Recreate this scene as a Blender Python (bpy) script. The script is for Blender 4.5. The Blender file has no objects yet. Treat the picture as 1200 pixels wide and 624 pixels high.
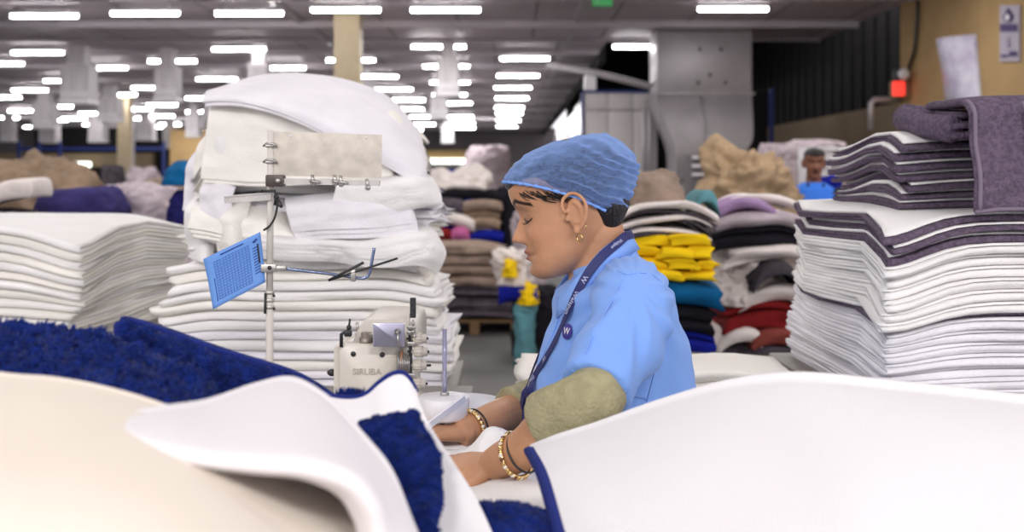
import bpy, math, random
import numpy as np
from mathutils import Vector, Matrix, noise
random.seed(7)
SC = bpy.context.scene
COL = SC.collection

# ---------------- camera, world, lights, exposure ----------------
F = 1333.333      # focal length in pixels of the 1200 px frame
ZC = 1.5          # camera height
HY = 205.0        # horizon row
cam = bpy.data.cameras.new('camera')
cam.lens = 40; cam.sensor_width = 36; cam.sensor_fit = 'HORIZONTAL'
cam.shift_y = -(312 - HY) / 1200
cam.clip_start = .05; cam.clip_end = 300
cam.dof.use_dof = True; cam.dof.focus_distance = 1.98; cam.dof.aperture_fstop = 4.2
camo = bpy.data.objects.new('camera', cam); COL.objects.link(camo)
camo.location = (0, 0, ZC); camo.rotation_euler = (math.pi/2, 0, 0)
SC.camera = camo
SC.view_settings.view_transform = 'Standard'; SC.view_settings.look = 'None'
SC.view_settings.gamma = 1; SC.view_settings.use_curve_mapping = False
SC.view_settings.exposure = 0.0
W = bpy.data.worlds.new('world'); SC.world = W; W.use_nodes = True
W.node_tree.nodes['Background'].inputs[0].default_value = (.98, .945, 1.0, 1)
W.node_tree.nodes['Background'].inputs[1].default_value = 1.5
CEIL = ZC + 3.02
LAMPZ = ZC + 2.85
def area(name, loc, sx, sy, power, col=(1, .98, .97)):
    l = bpy.data.lights.new(name, 'AREA'); l.shape = 'RECTANGLE'; l.size = sx; l.size_y = sy
    l.energy = power; l.color = col
    o = bpy.data.objects.new(name, l); COL.objects.link(o); o.location = loc; return o
# the tube rows that go on overhead, out of the frame above the work place
for _y, _p in ((-3.2, 820), (.2, 35), (3.4, 110), (7.2, 170), (11.5, 170), (16, 150)):
    for _x in (-5.2, -1.9, 1.6, 4.9):
        area('overhead_tube_light', (_x, _y, LAMPZ), 1.5, .3, _p * .21 * (1.25 if _x < 0 else 1.0) * (1.5 if _x > 1 and _y > 5 else 1))
for _y, _p in ((23, 170), (33, 190), (45, 220), (58, 220)):
    for _x in (-16, -8, -2):
        area('far_tube_light', (_x, _y, LAMPZ), 3.0, .5, _p)

# ---------------- helpers ----------------
def P(px, py, Y): return Vector(((px - 600) * Y / F, Y, ZC + (HY - py) * Y / F))
def XW(px, Y): return (px - 600) * Y / F
def ZW(py, Y): return ZC + (HY - py) * Y / F
def nz(x, y=0., z=0.): return noise.noise(Vector((x, y, z)))
def sm(t): t = max(0., min(1., t)); return t*t*(3 - 2*t)
def srgb(r, g, b):
    return tuple(((c/255)/12.92 if c/255 <= .04045 else ((c/255 + .055)/1.055)**2.4) for c in (r, g, b)) + (1,)

def mat(name, col, rough=.7, metal=0., var=0., vscale=8., bump=0., bscale=60., emit=None, es=0., trans=0., alpha=1., col2=None, spec=.5, sheen=0., sss=0., stretch=None):
    m = bpy.data.materials.new(name); m.use_nodes = True
    nt = m.node_tree; b = nt.nodes['Principled BSDF']
    b.inputs['Base Color'].default_value = col
    b.inputs['Roughness'].default_value = rough; b.inputs['Metallic'].default_value = metal
    b.inputs['Specular IOR Level'].default_value = spec
    if sheen: b.inputs['Sheen Weight'].default_value = sheen
    if sss:
        b.inputs['Subsurface Weight'].default_value = sss; b.inputs['Subsurface Radius'].default_value = (1, .4, .2); b.inputs['Subsurface Scale'].default_value = .008
    if trans: b.inputs['Transmission Weight'].default_value = trans
    if alpha < 1: b.inputs['Alpha'].default_value = alpha
    if emit: b.inputs['Emission Color'].default_value = emit; b.inputs['Emission Strength'].default_value = es
    tc = nt.nodes.new('ShaderNodeTexCoord'); src = tc.outputs['Object']
    if stretch:
        mp = nt.nodes.new('ShaderNodeMapping'); mp.inputs['Scale'].default_value = stretch
        nt.links.new(src, mp.inputs[0]); src = mp.outputs[0]
    if var or col2:
        n = nt.nodes.new('ShaderNodeTexNoise'); n.inputs['Scale'].default_value = vscale; n.inputs['Detail'].default_value = 5
        r = nt.nodes.new('ShaderNodeValToRGB'); nt.links.new(src, n.inputs[0]); nt.links.new(n.outputs[0], r.inputs[0])
        r.color_ramp.elements[0].position = .35; r.color_ramp.elements[1].position = .65
        c2 = col2 or tuple(min(1, c*(1 + var)) for c in col[:3]) + (1,)
        r.color_ramp.elements[0].color = tuple(c*(1 - var) for c in col[:3]) + (1,)
        r.color_ramp.elements[1].color = c2
        nt.links.new(r.outputs[0], b.inputs['Base Color'])
    if bump:
        n2 = nt.nodes.new('ShaderNodeTexNoise'); n2.inputs['Scale'].default_value = bscale; n2.inputs['Detail'].default_value = 4
        bp = nt.nodes.new('ShaderNodeBump'); bp.inputs['Strength'].default_value = bump; bp.inputs['Distance'].default_value = .01
        nt.links.new(src, n2.inputs[0]); nt.links.new(n2.outputs[0], bp.inputs['Height']); nt.links.new(bp.outputs[0], b.inputs['Normal'])
    return m

ORG = {}
class MB:
    def __init__(s): s.v = []; s.f = []; s.mi = []; s.cur = 0
    def add(s, vs, fs):
        n = len(s.v); s.v += [tuple(v) for v in vs]; s.f += [tuple(i + n for i in f) for f in fs]; s.mi += [s.cur]*len(fs); return s
    def box(s, c, d, rz=0., M=None, bev=0.):
        hx, hy, hz = d[0]/2, d[1]/2, d[2]/2
        if bev > 0:
            bev = min(bev, hx*.9, hy*.9, hz*.9)
            rings = []
            for (zz, ins) in ((-hz, bev), (-hz + bev*.3, bev*.3), (-hz + bev, 0), (hz - bev, 0), (hz - bev*.3, bev*.3), (hz, bev)):
                r = []
                ax, ay = hx - ins, hy - ins
                for (sx, sy, a0) in ((1, 1, 0), (-1, 1, 90), (-1, -1, 180), (1, -1, 270)):
                    for k in range(4):
                        a = math.radians(a0 + k*30); cr = max(bev - ins*.6, bev*.3)
                        r.append((sx*(ax - cr) + cr*math.cos(a), sy*(ay - cr) + cr*math.sin(a), zz))
                rings.append(r)
            vs = [p for r in rings for p in r]; m = 16
            fs = [(i*m + j, i*m + (j+1) % m, (i+1)*m + (j+1) % m, (i+1)*m + j) for i in range(5) for j in range(m)]
            fs.append(tuple(range(m-1, -1, -1))); fs.append(tuple(range(5*m, 6*m)))
        else:
            vs = [(x, y, z) for z in (-hz, hz) for (x, y) in ((-hx, -hy), (hx, -hy), (hx, hy), (-hx, hy))]
            fs = [(3, 2, 1, 0), (4, 5, 6, 7), (0, 1, 5, 4), (1, 2, 6, 5), (2, 3, 7, 6), (3, 0, 4, 7)]
        R = (M or Matrix.Rotation(rz, 3, 'Z'))
        c = Vector(c)
        return s.add([R @ Vector(v) + c for v in vs], fs)
    def bx(s, x0, x1, y0, y1, z0, z1, bev=0.):
        return s.box(((x0+x1)/2, (y0+y1)/2, (z0+z1)/2), (x1-x0, y1-y0, z1-z0), bev=bev)
    def loft(s, rings, cap=True, closed=True):
        m = len(rings[0]); n = len(rings); vs = [p for r in rings for p in r]
        fs = [(i*m + j, i*m + (j+1) % m, (i+1)*m + (j+1) % m, (i+1)*m + j) for i in range(n-1) for j in range(m if closed else m-1)]
        if cap and closed:
            fs.append(tuple(range(m-1, -1, -1))); fs.append(tuple(range((n-1)*m, n*m)))
        return s.add(vs, fs)
    def tube(s, pts, r, seg=10, cap=True, flat=None, up=None):
        pts = [Vector(p) for p in pts]; n = len(pts)
        rs = r if isinstance(r, (list, tuple)) else [r]*n
        rings = []; prev = None
        for i, p in enumerate(pts):
            t = (pts[min(i+1, n-1)] - pts[max(i-1, 0)]).normalized()
            if prev is None:
                u = Vector(up) if up else Vector((0, 0, 1))
                if abs(u.dot(t)) > .95: u = Vector((1, 0, 0))
            else: u = prev
            u = (u - t*u.dot(t)).normalized(); prev = u; w = t.cross(u)
            rr = rs[i]; ru, rw = (rr if isinstance(rr, (list, tuple)) else (rr, rr))
            if flat: rw = rw*flat
            rings.append([p + u*ru*math.cos(a) + w*rw*math.sin(a) for a in [2*math.pi*k/seg for k in range(seg)]])
        return s.loft(rings, cap)
    def lathe(s, c, prof, axis=(0, 0, 1), seg=24):
        ax = Vector(axis).normalized(); u = ax.orthogonal().normalized(); w = ax.cross(u); c = Vector(c)
        rings = [[c + ax*h + (u*math.cos(a) + w*math.sin(a))*max(r, 1e-5) for a in [2*math.pi*k/seg for k in range(seg)]] for (r, h) in prof]
        return s.loft(rings)
    def sphere(s, c, r, seg=14, rings=8):
        c = Vector(c); r = (r, r, r) if not isinstance(r, (tuple, list)) else r
        rg = [[c + Vector((r[0]*math.sin(t)*math.cos(a), r[1]*math.sin(t)*math.sin(a), -r[2]*math.cos(t))) for a in [2*math.pi*k/seg for k in range(seg)]] for t in [max(.02, min(math.pi-.02, math.pi*i/rings)) for i in range(rings+1)]]
        return s.loft(rg)
    def build(s, name, m, parent=None, smooth=True, origin=None, bevel=0., subsurf=0, solid=0.):
        me = bpy.data.meshes.new(name)
        if parent is not None: o0 = ORG[parent.name]
        elif origin is not None: o0 = Vector(origin)
        else:
            a = np.array(s.v); lo, hi = a.min(0), a.max(0); o0 = Vector(((lo[0]+hi[0])/2, (lo[1]+hi[1])/2, lo[2]))
        me.from_pydata([(v[0]-o0[0], v[1]-o0[1], v[2]-o0[2]) for v in s.v], [], s.f)
        me.validate(); 
        for mm in (m if isinstance(m, (list, tuple)) else [m]): me.materials.append(mm)
        if isinstance(m, (list, tuple)) and len(me.polygons) == len(s.mi): me.polygons.foreach_set('material_index', s.mi)
        if smooth:
            me.polygons.foreach_set('use_smooth', [True]*len(me.polygons))
        me.update()
        o = bpy.data.objects.new(name, me); COL.objects.link(o)
        if parent is not None: o.parent = parent
        else: o.location = o0
        ORG[o.name] = o0
        if solid: md = o.modifiers.new('solid', 'SOLIDIFY'); md.thickness = solid; md.offset = 0
        if bevel: md = o.modifiers.new('bevel', 'BEVEL'); md.width = bevel; md.segments = 2; md.limit_method = 'ANGLE'
        if subsurf: md = o.modifiers.new('sub', 'SUBSURF'); md.levels = subsurf; md.render_levels = subsurf
        if smooth == 'auto' or (smooth and bevel == -1): pass
        return o
def tag(o, label=None, cat=None, group=None, kind=None):
    if label: o['label'] = label
    if cat: o['category'] = cat
    if group: o['group'] = group
    if kind: o['kind'] = kind
    return o
def thing(name, loc, label, cat, group=None):
    o = bpy.data.objects.new(name, None); COL.objects.link(o); o.location = loc; o.empty_display_size = .05
    ORG[o.name] = Vector(loc); return tag(o, label, cat, group)
def struct(o): o['kind'] = 'structure'; return o
def sharp(o, ang=35):
    me = o.data
    try:
        me.set_sharp_from_angle(angle=math.radians(ang))
    except Exception: pass
    return o
def text(name, s, size, m, parent, M, extrude=.0004):
    c = bpy.data.curves.new(name, 'FONT'); c.body = s; c.size = size; c.extrude = extrude; c.align_x = 'CENTER'; c.align_y = 'CENTER'
    t = bpy.data.objects.new('tmp', c); COL.objects.link(t)
    dg = bpy.context.evaluated_depsgraph_get(); me = bpy.data.meshes.new_from_object(t.evaluated_get(dg))
    bpy.data.objects.remove(t)
    o0 = ORG[parent.name]; me.transform(Matrix.Translation(-o0) @ M); me.materials.clear(); me.materials.append(m); me.name = name
    o = bpy.data.objects.new(name, me); COL.objects.link(o); o.parent = parent; ORG[o.name] = o0; return o
def frame(o, x, y):   # matrix with given origin, x axis, y axis
    x = Vector(x).normalized(); y = Vector(y); y = (y - x*y.dot(x)).normalized(); z = x.cross(y)
    M = Matrix((x, y, z)).transposed().to_4x4(); M.translation = Vector(o); return M
def crom(p, t):
    n = len(p)
    t = max(0., min(n - 1.000001, t)); i = int(t); f = t - i
    a, b, c, d = p[max(i-1, 0)], p[i], p[min(i+1, n-1)], p[min(i+2, n-1)]
    return .5*((2*b) + (c - a)*f + (2*a - 5*b + 4*c - d)*f*f + (3*b - a - 3*c + d)*f**3)
def smoothpath(pts, n):
    A = [np.array(p, float) for p in pts]; return [Vector(crom(A, i*(len(A)-1)/n)) for i in range(n+1)]

# folded towel: a folded sheet of `layers` plies, folds towards -y, swept along x; then draped
def folded(cx, cy, z, Wd, D, th, layers=2, rz=0., drape=None, seed=0., amp=.006, nx=14, flip=False, side=False, nzs=3.):
    s = th/layers; h = s*.47
    cl = []; dirn = 1
    ys = [-D/2, -D/2 + .02, -D/2 + .06, -D/4, 0, D/4, D/2 - .06, D/2 - .02, D/2]
    for k in range(layers):
        zz = (k + .5)*s
        row = [(y, zz) for y in ys]
        if k % 2 == 0: row = row[::-1]     # first ply runs back -> front, fold at the front
        cl += row
        if k < layers - 1:
            yy = -D/2 if k % 2 == 0 else D/2; sg = -1 if k % 2 == 0 else 1
            for a in (45, 90, 135):
                cl.append((yy + sg*s*.55*math.sin(math.radians(a)), zz + s*.5 - s*.5*math.cos(math.radians(a))))
    L = []; Rr = []
    n = len(cl)
    for i, (y, zz) in enumerate(cl):
        a = cl[max(i-1, 0)]; b = cl[min(i+1, n-1)]
        t = Vector((b[0]-a[0], b[1]-a[1])).normalized(); nn = Vector((-t[1], t[0]))
        hh = h*(.55 if i in (0, n-1) else 1)
        L.append((y + nn[0]*hh, zz + nn[1]*hh)); Rr.append((y - nn[0]*hh, zz - nn[1]*hh))
    poly = L + Rr[::-1]; m = len(poly)
    mb = MB(); rings = []
    ca, sa = math.cos(rz), math.sin(rz)
    def tr(x, y, zz):
        e = seed*13.7
        ox = amp*1.6*nz(y*4 + e, zz*90, e)*sm(abs(x)/(Wd/2)*1.5 - .4)
        oy = amp*1.6*nz(x*5 + e, zz*60 + 7, e + 3)
        X, Y = x + ox, y + oy
        if side: X, Y = Y*Wd/D if False else Y, X
        if flip: Y = -Y
        wx, wy = cx + X*ca - Y*sa, cy + X*sa + Y*ca
        wz = z + zz*.96
        if drape:
            d = drape(wx, wy, wz); wx += d[0]; wy += d[1]
            return (wx, wy, wz + drape(wx, wy, wz)[2])
        return (wx, wy, wz)
    for i in range(nx + 1):
        u = i/nx; u = .5 - .5*math.cos(math.pi*u) if nx > 6 else u
        x = (u*.6 + (i/nx)*.4 - .5)*Wd
        inset = .0
        rings.append([tr(x, y, zz) for (y, zz) in poly])
    vs = [p for r in rings for p in r]
    fs = [(i*m + j, i*m + (j+1) % m, (i+1)*m + (j+1) % m, (i+1)*m + j) for i in range(nx) for j in range(m)]
    for base, rev in ((0, False), (nx*m, True)):
        for j in range(n-1):
            q = (base + j, base + m-1-j, base + m-2-j, base + j+1)
            fs.append(q[::-1] if rev else q)
    mb.add(vs, fs); return mb
def ordinal(k): return ['topmost', 'second from the top', 'third from the top', 'fourth from the top', 'fifth from the top', 'sixth from the top', 'seventh from the top', 'eighth from the top', 'ninth from the top', 'tenth from the top', 'eleventh from the top', 'twelfth from the top', 'thirteenth from the top', 'fourteenth from the top', 'fifteenth from the top', 'sixteenth from the top', 'seventeenth from the top', 'eighteenth from the top'][k]

# crumpled heap of cloth: a dome with ridged folds over a fuller foot
def heap(cx, cy, z0, rx, ry, h, seed=0, rug=.12, seg=72, rings=26, p=.75, skew=0.):
    vs = []; fs = []; dome = min(h, rx*1.1); foot = h - dome; A = min(rx, ry, dome)*rug*1.5
    rows = [(0., k/4) for k in range(4)] if foot > .02 else []
    rows = [(0, z0 + foot*k) for _, k in rows] + [(i/rings*math.pi/2, None) for i in range(rings+1)]
    e = seed*9.1
    for el, zf in rows:
        for j in range(seg):
            a = 2*math.pi*j/seg; cr = math.cos(el)**p if el < 1.57 else 0
            d = Vector((math.cos(a)*cr, math.sin(a)*cr, math.sin(el)))
            x, y, zq = d.x*rx, d.y*ry, (z0 + foot + d.z*dome) if zf is None else zf
            q = Vector((x, y, zq))*(1/max(.15, min(rx, dome)))
            n1 = nz(q.x*1.1 + e, q.y*1.1, q.z*1.1); n2 = .5 - abs(nz(q.x*1.9 + e, q.y*1.9 + 5, q.z*2.6))*2; n3 = .4 - abs(nz(q.x*4 + e, q.y*4, q.z*5 + e))*2
            k = A*(n1*1.2 + n2*.6 + n3*.3); n = Vector((d.x, d.y, d.z*.8)).normalized()
            vs.append((cx + x + n.x*k + skew*d.z, cy + y + n.y*k, max(z0, zq + n.z*k)))
    m = len(rows)
    fs = [(i*seg + j, i*seg + (j+1) % seg, (i+1)*seg + (j+1) % seg, (i+1)*seg + j) for i in range(m-1) for j in range(seg)]
    fs.append(tuple(range(seg-1, -1, -1)))
    return MB().add(vs, fs)

# ---------------- materials ----------------
M = {}
M['white'] = mat('white_terry', (.89, .87, .85, 1), .95, bump=.35, bscale=220, var=.03, vscale=6, spec=.2)
M['white_cool'] = mat('white_cotton', (.85, .825, .86, 1), .95, bump=.35, bscale=220, var=.04, vscale=9, spec=.2)
M['white_warm'] = mat('cream_cotton', (.90, .865, .80, 1), .95, bump=.35, bscale=220, var=.03, vscale=5, spec=.2)
M['backing'] = mat('white_mat_backing', (.77, .745, .76, 1), .9, bump=.25, bscale=300, spec=.2)
M['cream'] = mat('cream_mat_backing', (.79, .71, .62, 1), .9, bump=.2, bscale=400, spec=.2, var=.02, vscale=4)
M['mauve'] = mat('mauve_terry', srgb(104, 90, 108), .95, bump=.9, bscale=160, var=.25, vscale=90, spec=.2)
M['blue_pile'] = mat('blue_pile', srgb(10, 34, 104), .9, var=.35, vscale=70, bump=.6, bscale=120, spec=.2, sheen=.05)
M['hem'] = mat('blue_hem', srgb(28, 48, 140), .8, bump=.8, bscale=500, spec=.25, stretch=(1, 1, 4))
M['metal'] = mat('brushed_steel', (.50, .48, .45, 1), .38, metal=.75, var=.12, vscale=14, bump=.08, bscale=30)
M['plate'] = mat('steel_plate', (.56, .51, .44, 1), .5, metal=.12, var=.12, vscale=40)
M['paint_pole'] = mat('painted_pole', (.60, .56, .51, 1), .4, var=.06)
M['dark'] = mat('black_metal', (.02, .02, .022, 1), .4)
M['chrome'] = mat('bluish_chrome', (.22, .27, .42, 1), .22, metal=.8)
M['machine'] = mat('machine_enamel', (.68, .635, .56, 1), .35, var=.03, vscale=5)
M['plastic'] = mat('white_plastic', (.78, .76, .78, 1), .35)
M['knob'] = mat('grey_knob', (.55, .50, .43, 1), .5)
M['acryl'] = mat('frosted_acrylic', (.78, .77, .84, 1), .45, trans=.2)
M['acryl_rod'] = mat('acrylic_rod', (.55, .55, .75, 1), .1, trans=.6)
M['wood'] = mat('pallet_wood', srgb(120, 92, 62), .8, var=.25, vscale=12, stretch=(1, 8, 8))
M['table'] = mat('laminate_table', (.22, .20, .18, 1), .5, var=.1)
M['floor'] = mat('grey_concrete', (.115, .11, .105, 1), .55, var=.25, vscale=1.2, bump=.1, bscale=20)
M['ochre'] = mat('ochre_wall', srgb(176, 146, 100), .85, var=.06, vscale=2, bump=.2, bscale=15)
M['ochre_dark'] = mat('ochre_grey_wall', srgb(140, 122, 98), .9, var=.1, vscale=1)
M['darkwall'] = mat('dark_cladding', srgb(22, 19, 20), .9, var=.3, vscale=1.4, stretch=(1, 4, .3))
M['grey'] = mat('grey_wall', srgb(98, 92, 94), .9, var=.15, vscale=.4)
M['pillar'] = mat('cream_pillar', srgb(196, 180, 148), .7, var=.05)
M['galv'] = mat('galvanised_sheet', (.50, .475, .49, 1), .42, metal=.35, var=.08, vscale=2.5)
M['panel'] = mat('cream_panel', (.66, .62, .61, 1), .5, var=.06, vscale=2)
M['bluesteel'] = mat('blue_steel', srgb(22, 46, 120), .5)
M['diff'] = mat('white_duct', (.62, .585, .60, 1), .6, var=.12, vscale=3, stretch=(6, 6, .4))
M['lamp_body'] = mat('lamp_body', (.75, .73, .75, 1), .4)
M['beam'] = mat('pale_beam', (.46, .42, .45, 1), .5, var=.1, vscale=.6)
M['tube'] = mat('lit_tube', (1, 1, 1, 1), .5, emit=(1, .97, .97, 1), es=38)
M['tube_small'] = mat('lit_window', (1, 1, 1, 1), .5, emit=(.93, 1, .9, 1), es=3)

# ceiling of large flat panels with seams
def panel_mat():
    m = bpy.data.materials.new('ceiling_panels'); m.use_nodes = True; nt = m.node_tree; b = nt.nodes['Principled BSDF']
    tc = nt.nodes.new('ShaderNodeTexCoord'); br = nt.nodes.new('ShaderNodeTexBrick')
    br.offset = 0; br.inputs['Scale'].default_value = 1; br.inputs['Brick Width'].default_value = 1.5; br.inputs['Row Height'].default_value = 1.5
    br.inputs['Mortar Size'].default_value = .035; br.inputs['Mortar Smooth'].default_value = .3
    br.inputs['Color1'].default_value = (.50, .435, .475, 1); br.inputs['Color2'].default_value = (.55, .48, .525, 1); br.inputs['Mortar'].default_value = (.22, .19, .21, 1)
    nt.links.new(tc.outputs['Object'], br.inputs[0]); nt.links.new(br.outputs[0], b.inputs['Base Color'])
    b.inputs['Roughness'].default_value = .6
    return m
M['ceil'] = panel_mat()

# ---------------- structure ----------------
struct(MB().bx(-45, 14, -6, 84, -.1, 0).build('floor', M['floor'], smooth=False))
def ceil_part(name, x0, x1, y0, y1, z=CEIL): return struct(MB().bx(x0, x1, y0, y1, z, z + .12).build(name, M['ceil'], smooth=False))
ceil_part('ceiling', -45, 6.9, -6, 25.8)
ceil_part('ceiling_far', -45, 2.15, 25.8, 78)
struct(MB().bx(2.15, 14, 25.8, 60, CEIL + 2.2, CEIL + 2.4).build('ceiling_high', M['darkwall'], smooth=False))
struct(MB().bx(-45, 3, 78, 78.3, 0, CEIL + .2).build('wall_back', M['grey'], smooth=False))
struct(MB().bx(6.84, 7.1, 8, 20.05, 0, CEIL).build('wall_right', M['ochre'], smooth=False))
struct(MB().bx(7.6, 7.8, 20, 46, 0, ZC + 1.42).build('wall_right_low', M['ochre_dark'], smooth=False))
wd = MB()
for i in range(66): wd.bx(7.62 + (i % 2)*.06, 7.9, 20 + i*.4, 20.4 + i*.4, ZC + 1.42, CEIL + 2.2)
struct(wd.build('wall_right_cladding', M['darkwall'], smooth=False))
struct(MB().bx(2.2, 7.8, 46, 46.2, 0, CEIL + 2.2).build('wall_inner', M['darkwall'], smooth=False))
struct(MB().bx(2.15, 2.3, 28, 78, CEIL - .25, CEIL + 2.2).build('wall_bulkhead', M['darkwall'], smooth=False))
# ochre band and grey band on the far wall
struct(MB().bx(XW(490, 77.5), XW(556, 77.5), 77.6, 78, ZW(190, 77.5), ZW(176, 77.5)).build('trim_1', M['ochre'], smooth=False))
struct(MB().bx(XW(199, 60), XW(250, 60), 60, 60.4, 0, ZW(152, 60)).build('wall_partition', M['ochre'], smooth=False))
struct(MB().bx(XW(40, 64), XW(199, 64), 64, 64.4, 0, ZW(150, 64)).build('wall_dark_partition', M['darkwall'], smooth=False))
struct(MB().bx(XW(-60, 66), XW(199, 66)-.2, 63.4, 64, ZW(196, 64), ZW(180, 64)).build('trim_2', M['ochre_dark'], smooth=False))
# beams / conduits running across under the ceiling
for yy, hh in ((16.6, .05), (19.2, .06), (22.3, .11), (25.1, .05), (27.5, .08), (31, .1), (35.5, .1), (40, .12), (45, .12), (51, .14), (58, .16), (66, .18)):
    x1 = 6.8 if yy < 25.2 else 2.1
    struct(MB().bx(-44, x1, yy, yy + .12, CEIL - hh - .02, CEIL + .02).build('beam', M['beam'], smooth=False))
for xx in (-24, -16.5, -9, -4.2, 1.2):
    struct(MB().bx(xx, xx + .1, 17, 77, CEIL - .05, CEIL + .02).build('beam', M['beam'], smooth=False))
def pillar(px0, px1, Y, lab):
    x0, x1 = XW(px0, Y), XW(px1, Y)
    o = struct(MB().bx(x0, x1, Y, Y + (x1 - x0), 0, CEIL, bev=.02).build('pillar', M['pillar'])); return sharp(o)
pillar(391, 421, 21, ''); pillar(137, 151, 41, '')
o = struct(MB().bx(XW(153, 50), XW(157, 50), 50, 50.1, 0, CEIL).build('pillar', M['beam'], smooth=False))
# blue pallet racking far left
rk = thing('storage_rack', P(100, 231, 50), 'blue steel storage rack far behind on the left, beside the slim pillar', 'rack')
for pxx in (20, 44, 68, 190): MB().bx(XW(pxx, 50), XW(pxx, 50) + .12, 50, 50.12, 0, ZW(166, 50)).build('upright', M['bluesteel'], rk, smooth=False)
for pyy in (176, 214): MB().bx(XW(20, 50), XW(190, 50), 50.02, 50.1, ZW(pyy, 50), ZW(pyy, 50) + .13).build('shelf_beam', M['bluesteel'], rk, smooth=False)

# ---------------- ceiling lamps ----------------
lamps = [(52,19),(170,16),(292,16),(405,12),(522,12),(859,11),
 (44,62),(0,75),(122,80),(202,72),(280,58),(331,80),(411,71),(514,55),(750,55),(615,69),
 (75,95),(35,106),(5,114),(26,130),(68,125),(66,141),(87,139),(8,138),(140,111),(118,118),(108,133),(132,143),(132,152),
 (254,93),(237,115),(234,131),(199,146),(166,139),(162,128),(190,123),(176,103),(189,136),(240,142),(239,150),(179,149),(110,146),
 (442,90),(462,105),(479,117),(495,137),(497,146),(523,78),(527,97),(527,111),(535,121),(540,137),(543,144),(545,150),
 (607,89),(601,103),(600,115),(597,126),(597,133),(596,141),(594,148),(480,128),(484,152),(40,149),(330,96),(420,106)]
ov = {0:'leftmost tube lamp of the nearest ceiling row', 1:'second tube lamp from the left in the nearest ceiling row', 2:'third tube lamp from the left in the nearest ceiling row',
 3:'tube lamp of the nearest row crossing the top of the beige pillar', 4:'tube lamp of the nearest row just right of the beige pillar', 5:'rightmost tube lamp of the nearest row, over the galvanised duct',
 6:'bright tube lamp at far left, second row down from the ceiling edge', 7:'tube lamp cut by the left edge of the picture', 8:'tube lamp right of the leftmost hanging white duct box', 9:'tube lamp directly above the second hanging white duct box',
 10:'tube lamp second row, above the top left of the giant white towel pile', 11:'tube lamp glowing right above the top of the giant white towel pile', 12:'tube lamp partly hidden behind the beige pillar', 13:'tube lamp in the second row, centre, above the square hanging duct box', 14:'single tube lamp above the blue framed panels beside the galvanised duct', 15:'nearest tube lamp of the right hand receding column over the worker',
 54:'second nearest tube lamp of the receding column above the worker in the hair net', 29:'tube lamp just left of the giant towel pile, third row'}
for k, (px, py) in enumerate(lamps):
    Y = 2.85*F/(HY - py); X = XW(px, Y)
    if k in ov: lab, g = 'glowing ' + ov[k] if not ov[k].startswith('bright') else ov[k], 'ceiling tube lamps'
    elif px < 420 : lab, g = 'small distant glowing tube lamp in the crowd of lamps at upper left', 'distant tube lamps at upper left'
    elif px < 570: lab, g = 'small distant glowing tube lamp around the central hanging duct boxes', 'distant tube lamps at centre'
    else: lab, g = 'distant glowing tube lamp in the receding column above the worker', 'receding tube lamps above the worker'
    t = thing('tube_lamp', (X, Y, CEIL), lab, 'lamp', g)
    MB().bx(X-.61, X+.61, Y-.07, Y+.07, LAMPZ + .03, LAMPZ + .075, bev=.01).build('lamp_body', M['lamp_body'], t, smooth=False)
    MB().tube([(X-.59, Y, LAMPZ), (X+.59, Y, LAMPZ)], .03 if Y < 40 else .045, 8).build('tube', M['tube'], t)
    for sx in (-.42, .42): MB().tube([(X+sx, Y, LAMPZ + .06), (X+sx, Y, CEIL)], .012, 6).build('hanger', M['lamp_body'], t)

# ---------------- hanging duct boxes ----------------
boxes = [(70,103,75,122,'leftmost and largest'),(180,206,78,119,'second'),(290,313,74,101,'near the towel pile'),(512,538,70,113,'square central'),
 (37,60,120,151,''),(45,64,145,168,''),(113,137,115,143,''),(103,121,142,167,''),(159,178,143,165,''),(190,204,150,174,''),(217,233,134,161,''),(236,247,152,171,''),(504,524,112,139,''),(517,531,147,168,''),(0,14,142,166,'')]
for (x0, x1, y0, y1, lab) in boxes:
    Y = 2.6*F/(HY - y0)*.98
    w = (x1 - x0)*Y/F
    zt = CEIL; zb = ZW(y1, Y)
    L = {'leftmost and largest':'largest hanging white ventilation box at upper left', 'second':'hanging white ventilation box below a tube lamp, upper left of the towel pile', 'near the towel pile':'hanging white ventilation box peeking over the left shoulder of the giant towel pile', 'square central':'square hanging ventilation box above the centre aisle, right of the pillar'}.get(lab)
    g = None
    if not L:
        L = 'small distant hanging ventilation box over the centre aisle' if x0 > 400 else 'small distant hanging ventilation box among the lamps at left'
        g = 'distant ventilation boxes ' + ('centre' if x0 > 400 else 'left')
    t = thing('ventilation_box', (XW((x0+x1)/2, Y), Y, zb), L, 'vent', g)
    xa, xb = XW(x0, Y), XW(x1, Y)
    b = MB().bx(xa, xb, Y, Y + w, zb + .12, min(zt, ZW(y0, Y)), bev=.02)
    b.bx(xa + w*.2, xb - w*.2, Y + w*.2, Y + w*.8, min(zt, ZW(y0, Y)) - .02, zt); b.build('duct_body', M['diff'], t, smooth=False)
    gb = MB()
    for q in range(5): gb.bx(xa + w*(q + .1)/5, xa + w*(q+.9)/5, Y - .015, Y + .01, zb + .16, zb + .3)
    gb.bx(xa - .02, xb + .02, Y - .02, Y + w + .02, zb, zb + .12, bev=.02)
    gb.build('grille', M['lamp_body'], t, smooth=False)

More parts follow.
